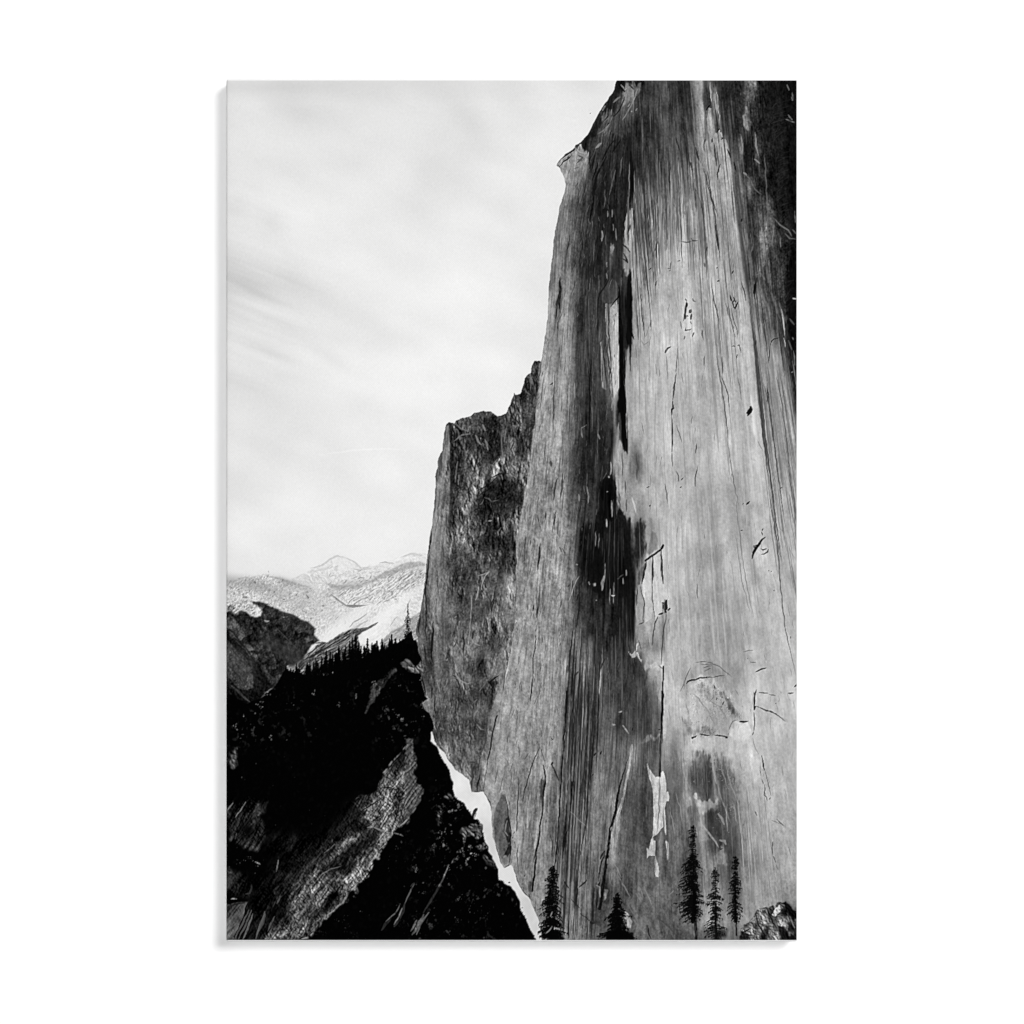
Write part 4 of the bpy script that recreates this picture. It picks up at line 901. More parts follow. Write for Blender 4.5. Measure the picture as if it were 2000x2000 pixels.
("""
F B;5 70 .6 200;1580 330 1600 560 1625 760
F B;3 45 .75 260;1590 300 1612 640 1660 1000 1690 760
F B;7 120 .4 300;1330 480 1240 60 1690 300
F B;4 205 .5 240;1550 480 1570 820 1500 640 1630 1000
F B;5 196 .4 300;1020 700 1180 800 900 560 1450 900
F B;4 150 .45 260;840 900 1130 1100 1240 1200 1410 1000 780 600 1500 1200
F A;4 60 .55 200;1455 560 1470 900 1500 1200 1530 1400
F A;6 70 .5 220;1180 700 1140 560 990 480 1070 620
F A;4 40 .6 180;760 800 800 900 740 1000 860 800 920 640 1020 700
F A;5 150 .5 200;880 640 960 800 1100 900 1170 800
F C;4 150 .4 260;1000 200 1300 100 1420 500 1540 300 1220 400 1080 300
F C;4 196 .4 260;1120 120 1500 500 1640 500 1000 500 1260 300
S B;3 6 .95;970 490 945 500 930 520 922 545
S B;3 20 .8;1085 150 1075 200 1070 260;1080 170 1060 300;1110 210 1100 240
S B;3.6 12 .9;1090 160 1078 200;1120 210 1110 240;1075 250 1070 290;1085 265 1095 255;1122 240 1115 290
S B;2 15 .85;1080 345 1075 370 1110 365 1125 355;1070 410 1065 440;1130 125 1135 145 1155 155;1075 130 1085 150
S B;2 30 .7;1140 380 1130 420;1200 360 1210 440;1040 300 1045 360;1110 300 1120 320
S B;2.6 12 .95;1005 690 998 740 990 800 985 860 980 900
S B;3 8 .95;980 900 985 955 972 965 970 1020
S B;2.6 10 .95;972 1010 978 1100 976 1200 975 1290
S B;1.8 60 .7;1015 500 1010 600 1000 690;975 1290 978 1400;1010 1080 1030 1160 1055 1220
P B;10 .95 .5 .6;1560 940 1575 935 1585 960 1578 985 1565 1000 1540 1018 1545 1000 1530 995 1545 975 1560 955
S B;2.6 25 .85;1410 100 1420 150;1440 140 1425 170;1472 150 1450 205;1445 190 1450 210
S B;1.8 50 .75;1420 200 1440 300 1470 380 1475 430;1395 180 1420 300 1450 420;1380 160 1400 260
S B;1.8 15 .9;1425 492 1440 487 1455 492;1470 485 1480 478;1465 550 1460 590;1480 470 1495 540
S B;2.6 20 .85;1690 800 1700 850 1690 910;1610 440 1605 480
S B;3.2 60 .75;1580 350 1600 480 1612 640 1620 720
S B;2.4 70 .7;1620 800 1650 960 1680 1200 1720 1500 1750 1740 1770 1900;1660 760 1700 900 1740 1200;1760 700 1800 900 1850 1300 1880 1650
S B;2 40 .75;1310 560 1335 700 1360 880 1385 1080 1400 1200;1350 560 1355 700;1340 700 1400 860 1410 950
S B;1.8 80 .7;1400 1200 1420 1400 1450 1560 1480 1700;1470 720 1500 900
S B;2 30 .8;1220 560 1215 640;1270 30 1300 180 1335 330;1500 0 1530 150
S B;2 25 .8;1165 1395 1150 1480 1148 1550;1160 1220 1155 1300
S B;2 18 .9;780 1555 805 1545;800 1700 815 1685;1030 1555 1050 1550;1790 1560 1805 1552
S B;3.6 60 .6;705 1300 715 1400 710 1500
B B;120 .55 8 18 10;690 1260 715 1360 710 1450
B B;125 .4 7 14 0;920 1440 1010 1520 900 1660
B B;130 .4 8 10 40;1490 1450 1520 1560
B B;150 .5 6 30 0;915 1700 920 1830
S B;2 40 .7;1005 1430 1025 1470 1020 1510;1040 1500 1060 1480;920 1520 935 1600 940 1680
S B;3 215 .7;672 1625 690 1690 700 1740;950 1600 955 1720
S B;2 110 .6;1810 250 1820 300;770 420 790 380 815 300;740 440 760 480 800 450
S B;2 25 .85;730 30 745 200 755 320 768 430;815 290 812 350
S B;1.4 90 .8;700 480 705 580;850 620 855 700;880 660 882 720;930 560 945 740
S C;3 14 .9;1560 110 1545 125 1530 140;1505 130 1510 135;1540 130 1555 120
S C;2 20 .8;1490 330 1510 328;1662 315 1655 335;1650 340 1660 370
S C;3.4 6 .95;1682 382 1655 400 1630 430 1610 460
S C;4.5 6 .95;1645 425 1610 460 1590 500 1575 550
S C;2.6 14 .9;1595 450 1640 435;1590 445 1600 470
S C;2.4 12 .9;1700 470 1695 495 1670 510 1645 515;1640 470 1660 480 1690 470
S C;1.6 60 .7;1700 640 1710 632;1720 645 1728 638;1740 790 1745 780;1870 1150 1865 1130
S C;2 60 .8;1700 0 1730 200 1765 420 1780 600 1800 850 1830 1080 1870 1260 1910 1430
S C;1.8 80 .7;1715 60 1760 380 1790 560;1890 0 1900 200 1910 400;1860 60 1890 280
S C;1.8 50 .8;1162 735 1164 800 1166 850
S C;1.6 90 .6;1450 60 1500 500 1540 760 1590 1000;1790 320 1810 340;1460 380 1500 700 1560 960
""", 25, .5),
("""
P C;20 .8 2.2 2;560 250 600 215 650 260 670 400 660 560 690 680 700 800 640 900 560 830 440 850 350 760 280 640 290 400 300 300 400 280 480 260
P C;34 .75 2.5 2;690 250 735 215 765 280 760 400 780 470 740 540 700 620 670 500 700 400
P C;14 .7 3 2;440 0 550 0 560 220 480 300 440 200
B C;16 .7 12 24 0;620 640 420 620
B C;40 .5 12 20 0;500 420 560 340
F C;2 170 .6 30;402 335 425 350
F C;2 170 .65 40;469 575 535 720 508 765
S C;4 165 .85;462 670 450 720 448 790
P C;150 .85 .8 .8;375 740 392 742 400 765 385 770
P C;185 .9 .6 .6;515 820 540 822 530 830
S C;2 170 .7;345 715 355 745;605 690 608 740;628 630 630 680;398 855 408 860;250 585 265 592;480 40 490 40;480 250 485 310
S C;2 110 .5;570 690 610 665;560 700 580 690
B C;70 .5 8 12 0;330 860 420 1000 480 1060
P C;200 .9 .6 .3;785 555 830 525 890 490 900 600 905 700 950 760 960 860 915 850 900 960 860 1000 850 1020 830 900 820 1000 770 1030 770 930 750 800 760 620
P C;120 .85 .8 .6;830 335 850 350 870 410 860 470 800 520 785 500 800 420 815 360
P C;190 .8 .8 .4;905 490 950 540 960 700 950 850 915 840 910 700
S C;3.6 4 1 0;775 558 830 520 890 478
S C;4.5 4 1;890 480 905 445 905 435
S C;3.4 5 .95;828 525 828 600 826 680 825 740
S C;1.8 30 .85;818 690 828 850 840 960 848 1010
S C;3.4 5 .95;895 480 898 600 902 680 907 740
S C;3.6 14 .9;782 560 765 640 745 740
P C;60 .7 1.2 1;775 580 760 640 735 745 715 740 730 640 750 590
S C;2 40 .85;735 750 752 820 768 880 755 1000 762 1028;762 1028 725 1040;712 760 708 900
P C;150 .6 1 1;705 755 740 745 760 900 750 1020 720 1040 700 940
P C;14 .92 .6 1;900 850 915 860 945 870 935 890 940 930 925 950 915 920 905 890
S C;3 8 .95;870 972 910 955;940 940 965 915;920 930 935 955
S C;2.4 55 .8;935 950 915 1050 905 1150 895 1290 892 1350
P C;118 .6 2 1;920 970 960 960 960 1100 920 1200 910 1100
S C;2.4 50 .8;850 1015 835 1100 825 1200;870 980 845 1040 850 1060
P C;200 .9 .6 .8;640 1240 680 1250 700 1240 730 1180 700 1270 745 1290 740 1310 690 1290 660 1260
P C;190 .85 .8 1;760 1310 800 1320 830 1310 870 1350 905 1375 870 1390 840 1370 800 1350 780 1400
P C;60 .7 2 1;690 1290 740 1310 775 1360 790 1400 780 1500 700 1400
S C;1.6 60 .8;690 1190 700 1250;720 1160 740 1230;870 1350 910 1375
S C;2.6 5 1 0;912 1355 906 1500 902 1650 898 1800
S C;2.6 5 .97 0;898 1780 898 1932
P C;185 .85 1 .5;920 1370 940 1400 940 1700 930 1900 905 1900 908 1600
P C;150 .6 1.2 .5;860 1400 905 1390 895 1640 850 1560
P C;180 .7 1.6 1;950 1430 1000 1450 1030 1500 980 1600 945 1620
S C;2.4 30 .85;470 1300 450 1340 440 1380
S C;1.8 200 .8;442 1370 435 1480 428 1580
B C;100 .6 8 5 0;540 1795 575 1720
S C;2 190 .7;520 1790 550 1800;600 1800 640 1850;570 1700 600 1700
P C;30 .7 1.2 1.5;570 1760 600 1740 600 1800 580 1830
""", 26, .5),
("""
S C;1.8 70 .7;1035 1550 1060 1500 1085 1420 1120 1360
S C;3 6 .95;1085 1490 1100 1468 1150 1452
S C;2.8 6 .95;1100 1470 1180 1445 1280 1440
S C;1.6 60 .8;1280 1440 1340 1430 1370 1428;1145 1330 1200 1320 1240 1322;1240 1330 1280 1328
S C;1.8 80 .8;1180 1340 1230 1345 1280 1335 1330 1360 1380 1400 1430 1440;1210 1370 1250 1355 1280 1350;1220 1395 1270 1370
B C;140 .55 14 8 30;1320 1400 1360 1420
B C;150 .5 12 14 0;1215 1230
P C;205 .8 1.6 1.5;1535 1250 1620 1235 1640 1270 1700 1330 1640 1340 1560 1310
S C;1.6 90 .8;1510 1245 1590 1235;1540 1295 1550 1300;1560 1325 1610 1328
S C;2.6 8 .95;1600 1400 1640 1380 1690 1372
P C;200 .7 1.5 1.5;1075 1490 1150 1460 1290 1455 1400 1520 1460 1600 1420 1700 1300 1640 1200 1700 1060 1740 1000 1680 1020 1580
P C;90 .75 1.5 2;1330 1540 1375 1550 1410 1600 1440 1640 1440 1700 1500 1760 1440 1740 1415 1740 1400 1660 1370 1590
P C;75 .6 1.5 1.5;1395 1640 1440 1650 1445 1710 1415 1720
P C;140 .6 2.5 3;1080 1420 1130 1350 1230 1320 1340 1350 1440 1440 1360 1432 1240 1432 1140 1450 1085 1480
P C;212 .7 1.5 2;1090 1500 1180 1462 1290 1460 1400 1520 1460 1620 1480 1700 1450 1690 1390 1560 1290 1500 1180 1490 1100 1540
P C;105 .75 1.6 4;1080 1790 1130 1770 1180 1830 1250 1810 1310 1830 1290 1850 1180 1850 1110 1870
P C;120 .55 1.6 4;1180 1530 1230 1510 1290 1560 1320 1620 1290 1640 1240 1590
P C;130 .5 1.6 4;1140 1600 1170 1590 1210 1680 1190 1740 1150 1690;1260 1680 1320 1660 1350 1740 1300 1780
C C;110 .5 22 8;1240 1560 1300 1600 1200 1520 1340 1680 1280 1740 1180 1620 1330 1560
C C;220 .6 14 8;1120 1600 1250 1680 1150 1700 1360 1760 1240 1480 1400 1560
C C;80 .55 20 6;1390 1600 1420 1680 1450 1730 1120 1790 1240 1840 1290 1840
S C;2 120 .6;1130 1560 1180 1600 1220 1680;1200 1640 1260 1720 1300 1800;1080 1640 1100 1720;1250 1600 1330 1660 1390 1760
B C;130 .6 4 3 30;1270 1580 1290 1520 1310 1600 1260 1570 1210 1500 1190 1540 1330 1550
S C;2.2 40 .8;1315 1590 1305 1615;1290 1500 1300 1530;1370 1620 1350 1650
B C;150 .5 7 10 -30;1300 1700 1240 1740 1340 1680
B C;120 .6 8 5 10;1110 1790 1130 1830 1220 1830
S C;2.4 12 .9;1480 1770 1510 1776 1550 1772
P C;212 .85 1.2 1;1400 1840 1440 1780 1540 1790 1570 1850 1540 1932 1440 1932
S C;1.8 90 .7;1400 1840 1430 1770 1470 1760
S C;3 10 .92;1612 1530 1600 1560 1598 1600 1590 1690
S C;2.6 14 .9;1595 1690 1600 1660 1615 1655
S C;2 30 .85;1615 1655 1680 1690 1730 1700 1780 1730 1830 1775;1625 1555 1700 1560;1590 1700 1600 1800 1590 1850
S C;3 14 .9;1710 1697 1735 1702
S C;1.8 60 .7;1590 1850 1580 1880;1700 1570 1760 1580;1750 1640 1760 1635
P C;8 .95 .5 .5;1885 1520 1900 1495 1916 1480 1916 1505
S C;2.6 14 .9;1845 1560 1870 1562 1890 1556
S D;4 150 .5 1 2;1800 200 1850 230
P D;185 .6 2.5 2;1060 180 1200 100 1330 60 1400 200 1300 260 1150 230
B D;110 .6 12 4 8;1200 310 1260 305 1130 330
B D;120 .5 6 5 0;1100 240 1130 260
S D;2.6 10 .95;1120 350 1150 345 1160 330;1180 322 1220 330 1260 334
S D;2.6 10 .95;1290 330 1350 338 1400 345
S D;3.2 10 .95;1370 340 1395 350;1135 355 1120 348
P D;222 .9 .8 1;1430 260 1460 235 1545 235 1570 290 1560 340 1510 375 1450 350 1405 345 1410 310
S D;3 20 .9;1480 228 1510 230 1545 226
P D;205 .9 1.2 1.5;1110 370 1200 345 1380 350 1500 380 1640 500 1640 640 1520 700 1440 640 1400 520 1340 440 1280 480 1200 460 1130 430
P D;74 .8 3 2.5;1125 450 1150 430 1190 445 1230 480 1270 510 1278 640 1270 700 1210 780 1150 760 1120 640
B D;58 .5 12 20 0;1200 650 1220 600
P D;84 .62 5 3;1290 460 1340 450 1390 480 1400 560 1440 660 1480 760 1500 860 1500 1000 1480 1080 1500 1200 1530 1420 1480 1400 1420 1200 1420 1000 1390 840 1330 700 1300 600
P D;78 .7 3 2;1100 860 1130 840 1160 890 1175 960 1140 1010 1090 980
P D;66 .7 3 2.5;1200 960 1220 920 1260 880 1300 850 1320 900 1350 980 1370 1080 1320 1120 1260 1060
P D;198 .8 1.4 2;1140 800 1200 810 1250 800 1300 785 1310 840 1260 870 1220 920 1180 900 1150 860
C D;165 .5 26 9;1330 620 1400 700 1440 900 1300 540 1090 700 1080 560 1390 880 1360 640 1350 1000 1440 640
S D;2 170 .5;1300 600 1330 760 1380 900 1420 1000;1340 470 1350 600 1400 740;1090 480 1085 700 1100 860;1120 760 1060 600;1410 520 1440 620;1380 560 1430 740 1480 860;1000 760 1040 900 1050 1000;960 900 1000 1100;1430 820 1470 1000
S D;3 180 .7;1280 480 1285 580 1310 700;1150 820 1190 940 1200 1060;1200 1000 1260 1080 1330 1180
P D;170 .7 1.5 2;1060 780 1100 800 1130 860 1080 880
P D;160 .6 3 2;1180 960 1230 1000 1260 1120 1180 1140 1160 1060
S D;4 165 .7;1320 920 1350 960 1370 1010;1330 1120 1370 1130 1380 1160
P D;160 .65 2 2;1290 1230 1350 1190 1380 1230 1390 1320 1350 1320 1300 1290
P D;60 .75 1.2 1;1350 1120 1370 1125 1365 1150 1350 1160 1335 1170 1330 1150
S D;2.6 40 .8;1320 1150 1340 1190 1360 1180
F D;2.4 185 .6 60;1470 820 1490 960 1500 1100 1380 860
F D;2.4 180 .6 90;1560 900 1540 1100 1590 1200 1620 1000
S D;2 120 .6;1490 1280 1510 1330
S D;2.6 10 .93;1650 480 1660 520 1670 600
S D;1.8 14 .9;1668 700 1675 740 1668 780 1690 800 1695 830
S D;1.6 60 .8;1675 600 1700 700 1720 790;1650 660 1665 700;1710 820 1720 800;1640 560 1645 640
S D;1.8 40 .8;1735 1130 1728 1180 1740 1240;1738 1240 1755 1290;1600 900 1615 940;1760 960 1820 1020
S D;1.6 90 .6;1850 1170 1870 1240;1800 560 1810 640;1760 1300 1770 1340;1580 350 1600 420 1630 480;1720 970 1790 1000
S D;1.6 40 .8;1590 0 1590 80 1595 110;1600 112 1660 130 1720 155 1770 170
B D;225 .4 10 40 0;1570 600 1600 500
""", 27, .7),
("""
P D;84 .6 1.5 1;760 400 880 330 890 500 870 620 800 560 770 480
P D;140 .8 1 1;740 400 800 350 880 310 895 330 830 370 780 410
S D;3.2 5 .97 0;900 0 900 150 895 280
S D;3 6 .96 0;895 250 890 400 885 560 882 640
P D;165 .7 1 .4;905 0 940 0 930 160 910 320 900 320
S D;6 150 .6 1 .8;902 320 898 560
S D;2.4 30 .85;660 1 658 60;680 270 670 300;870 290 890 285
P D;205 .95 .5 .5;788 540 800 580 820 615 850 650 880 642 885 620 905 600 922 640 930 700 928 760 945 755 953 800 948 830 930 830 920 880 925 960 930 1090 920 1060 910 1020 890 1040 860 1080 830 1100 845 1180 840 1240 800 1240 785 1260 783 1180 800 1195 815 1120 830 1090 835 900 835 780 815 680 795 620
P D;205 .95 .5 .5;820 1120 855 1130 855 1250 870 1300 878 1400 850 1395 840 1340 845 1240 800 1240 785 1255 785 1180 800 1195
P D;200 .9 .5 .4;925 1125 948 1145 950 1220 940 1280 935 1200
S D;2.6 110 .8;880 640 878 800 880 900 862 1080
P D;128 .6 1.2 .6;884 1090 896 1050 905 1080 902 1200 886 1300 882 1280
S D;1.8 60 .8;910 870 912 1010 925 1090;853 1120 850 1250
P D;185 .92 .6 .5;660 440 665 400 680 400 682 440 670 480 655 580 640 680 610 820 590 900 560 980 530 1080 510 1180 505 1140 520 1060 555 940 590 830 620 700 645 560
P D;165 .6 2 1;560 960 590 940 575 1080 540 1160 510 1200 520 1080
S D;4 4 1 3;660 450 630 540 595 660 575 740 560 820
S D;4.4 6 1 0;560 820 550 900 530 980 510 1040 505 1100 495 1180 480 1260
S D;5 8 .95 0;486 1240 475 1320 460 1420 445 1520 430 1640
S D;3 20 .9;470 1200 440 1290 425 1370 420 1440;430 1270 450 1230 470 1200
S D;3.4 16 .9;412 1480 410 1560 405 1640;430 1440 415 1480
S D;2 170 .8;512 1050 520 1020;400 1460 430 1480 432 1560;490 1260 486 1300
P D;165 .75 .8 1;470 1490 495 1500 480 1560 465 1580
S D;2 150 .6;500 1270 560 1330 590 1410;560 1380 620 1480 660 1560;700 1520 740 1580;740 1500 760 1560;760 1460 820 1620;990 1500 960 1530
S D;2.4 120 .5;640 1600 700 1700 760 1820;870 1520 900 1640 940 1700;880 1720 960 1800 980 1860;500 1400 520 1470
S D;3.4 60 .6;860 1700 930 1760 1000 1840;780 1760 800 1840
S D;2.2 14 .9;790 1760 800 1830 820 1875
P D;205 .9 .6 .6;620 1660 650 1690 670 1740 665 1790 640 1780 630 1730 600 1740
P D;150 .5 3 2;220 1680 290 1700 330 1800 300 1860 210 1860
S D;2.4 8 .95 0;180 0 175 150 165 300 150 500 138 640 130 800 120 1000 108 1150 98 1280
S D;2.6 12 .9;180 0 172 120;108 1150 98 1260 92 1330
S D;2.4 40 .85;250 0 235 300 215 520 205 680;340 0 335 120
S D;3 30 .8;405 0 385 200 360 400 345 640 340 760 335 950 300 1120 280 1280
P D;20 .8 1.5 1;185 690 230 700 275 760 240 760 215 850 195 1000 170 1180 140 1320 160 1100 180 900 190 780
S D;1.4 160 .6;200 900 260 960 330 1020
S D;4 30 .85;390 1480 375 1600 380 1720 390 1750;350 1740 390 1755
S D;3 30 .85;270 1480 320 1440 330 1420;255 1520 250 1620;265 1480 255 1560;160 1430 200 1490
S D;2 40 .8;280 1670 340 1720 370 1750;210 1560 280 1640
S D;2.6 14 .9;385 490 400 460;430 480 445 450;60 540 90 590 120 680;60 560 80 530
S D;1.8 35 .85;370 640 385 620;385 420 380 500;60 350 80 370
S D;3 10 .93;0 550 15 600 20 690 8 740 2 860
P D;170 .8 .8 .6;5 545 25 580 38 640 30 690 20 690 12 600
P D;60 .7 1.2 1;-15 660 20 690 10 850 -15 860
S D;2 190 .6;580 150 600 150;530 260 545 250;620 280 650 320
B D;50 .6 8 10 0;580 200 575 250
""", 28, .5),
("""
S G;2 14 .92;1095 250 1050 340 1020 430 990 520 965 610 945 720
S G;1.4 60 .7;1095 250 1120 330 1140 390
S G;2.6 10 .93;1125 400 1128 460 1140 520 1130 600
P G;170 .85 .8 .6;1120 405 1135 420 1150 500 1150 560 1135 540
P G;62 .8 .8 .8;1095 525 1135 525 1125 640 1115 690 1095 680 1090 610
S G;2.6 8 .97 0;1135 560 1120 700 1105 860 1090 960
S G;3.4 8 .97 0;1090 960 1075 1050 1060 1130 1050 1240 1045 1330 1030 1460
S G;2.4 30 .8;1070 1060 1055 1120 1040 1200
P G;150 .6 1.5 1.5;950 1320 990 1290 1020 1310 1010 1400 990 1480 960 1400
P G;70 .7 1.2 1.5;990 1390 1020 1370 1020 1460 1000 1480
S G;2 30 .85;960 1340 970 1320;1000 1480 1010 1530
S G;1.8 25 .85;910 510 912 620 905 800 895 980;905 870 900 960;910 1060 905 1180 900 1260
S G;1.4 50 .7;790 480 765 570 750 640;820 160 818 220;720 520 740 440
S G;1.6 40 .75;860 1020 870 1000;880 1060 885 1040;870 980 880 960
B G;160 .4 8 8 0;960 900 1000 700
S G;2 35 .8;1175 980 1200 1050 1190 1180;1230 860 1225 1000 1210 1150
S G;2 170 .5;980 0 985 80 1010 120 1035 160;1070 0 1075 60
S G;1.6 60 .7;1180 200 1210 180;1100 170 1110 150;1200 420 1250 540;960 360 1000 300
S G;3 170 .5;1690 1000 1700 1100
""", 29, .5),
("""
S F;3.6 16 .92;1232 290 1228 380 1215 480 1205 560
S F;2.6 14 .92;1208 870 1200 940 1198 1000;1175 870 1165 940
S F;2 14 .92;1192 1100 1188 1200 1175 1330 1165 1440 1160 1560
S F;2.6 10 .94;1160 1560 1150 1680 1138 1790
S F;1.8 20 .85;1205 30 1215 80 1235 160;1285 0 1280 60;1380 20 1365 90 1360 170;1345 215 1350 218
S F;2 170 .6;1215 80 1260 170;1130 1830 1120 1932;1050 1830 1100 1870
S F;1.6 40 .75;1115 860 1110 930;1035 1350 1028 1440;1095 240 1080 400;1140 260 1135 320;1010 1470 1000 1500
S F;1.8 40 .75;1440 340 1480 420;1415 330 1440 380;1510 680 1490 710;1600 380 1605 560
S F;2.4 20 .9;1555 960 1530 1200 1510 1400 1500 1600 1480 1900
S F;2.4 25 .85;1600 640 1600 900 1570 1100;1540 640 1545 800;1590 770 1575 840
S F;1.8 190 .6;1500 850 1550 700 1600 600;1410 250 1380 200
S F;3 40 .8;1490 1440 1480 1520;1560 1540 1590 1500
""", 30, .5),
]
def flows(img, rnd):
    flowlines(img, rnd, 70, [(1075,360),(1130,350),(1140,520),(1180,700),(1140,900),(1100,1040),(1020,1040),(1030,880),(1062,650)], (1.2, 2.6), (14, 70), [40, 60, 80], .6)
    flowlines(img, rnd, 60, [(1075,360),(1120,350),(1130,520),(1130,700),(1120,900),(1100,1040),(1020,1040),(1030,880),(1062,650)], (1.2, 2.6), (14, 60), [170, 180], .45)
    flowlines(img, rnd, 60, [(1130,350),(1220,300),(1215,600),(1200,800),(1200,950),(1130,1000),(1150,700)], (1.2, 2.6), (20, 90), [20, 35, 120], .5)
    flowlines(img, rnd, 170, [(1230,340),(1270,290),(1330,260),(1380,330),(1385,500),(1320,450),(1262,560),(1240,640)], (1.0, 2.1), (20, 110), [25, 40, 60], .75)
    flowlines(img, rnd, 70, [(1230,370),(1270,340),(1330,300),(1380,400),(1385,450),(1330,430),(1265,500),(1240,560)], (1.0, 2.4), (30, 130), [185, 195], .6)
    flowlines(img, rnd, 60, [(1250,160),(1390,160),(1395,330),(1250,340)], (1.2, 3), (30, 120), [30, 45, 130, 150], .55)
    flowlines(img, rnd, 60, [(1385,160),(1470,160),(1500,420),(1440,430),(1400,300)], (1.2, 3), (30, 120), [22, 30, 120], .55)
    flowlines(img, rnd, 80, [(1370,280),(1435,400),(1450,640),(1370,640),(1360,450)], (1.0, 2.2), (30, 140), [60, 90, 70], .55)
    flowlines(img, rnd, 70, [(1445,420),(1475,600),(1530,700),(1556,900),(1556,700),(1500,460)], (1.2, 2.8), (40, 150), [30, 45, 150], .6)
    flowlines(img, rnd, 60, [(1470,640),(1530,720),(1556,900),(1556,1150),(1500,1000),(1480,800)], (1.0, 2.6), (50, 190), [70, 90, 110], .65)
    flowlines(img, rnd, 60, [(1240,560),(1470,560),(1490,1200),(1245,1000)], (1.0, 2.0), (30, 160), [120, 135, 205], .45)
    flowlines(img, rnd, 26, [(1260,1000),(1400,900),(1480,1200),(1400,1260),(1290,1180)], (2.5, 6), (60, 200), [205, 210, 155], .35)
    flowlines(img, rnd, 90, tp('C', parse("230 1000 460 1000 460 1500 380 1932 140 1932 200 1400")), (1.2, 3.2), (60, 220), [20, 32, 50, 150], .75)
    flowlines(img, rnd, 50, tp('C', parse("600 800 700 800 700 1150 640 1240 500 1200")), (1.2, 3.), (30, 100), [14, 22, 90], .6)
    flowlines(img, rnd, 80, tp('C', parse("280 0 560 0 660 600 280 640")), (1.2, 3.), (30, 130), [10, 16, 70], .6)
    flowlines(img, rnd, 70, tp('C', parse("440 1350 760 1400 900 1420 890 1760 760 1900 440 1932")), (1.2, 2.6), (40, 140), [40, 60, 120], .5)
    flowlines(img, rnd, 90, [(1010,1060),(1120,1000),(1110,1300),(1060,1700),(960,1500),(1000,1200)], (1.1, 2.2), (16, 80), [70, 90, 180], .5)
    flowlines(img, rnd, 110, tp('D', parse("140 0 420 0 400 400 330 900 240 1500 90 1400 130 700")), (1.2, 3.), (60, 240), [20, 35, 150], .7)
    flowlines(img, rnd, 60, tp('D', parse("380 400 640 300 560 900 440 1300 300 1400")), (1.1, 2.2), (40, 120), [60, 80, 160], .55)
    flowlines(img, rnd, 50, tp('D', parse("250 1100 430 1100 430 1750 200 1850 120 1600")), (1.2, 3.2), (40, 120), [25, 40, 150], .7)
    flowlines(img, rnd, 60, tp('D', parse("1450 700 1650 700 1800 1100 1750 1500 1550 1450 1500 1000")), (1.2, 3.5), (30, 110), [120, 140, 210], .5)
    flowlines(img, rnd, 80, tp('D', parse("1060 420 1440 500 1500 1100 1400 1500 1060 1500")), (1.2, 3.), (20, 70), [60, 80, 150, 160], .4)
    flowlines(img, rnd, 80, tp('D', parse("600 400 1080 420 1080 1500 500 1500 560 1000")), (1.2, 2.6), (20, 90), [65, 80, 120, 130], .4)

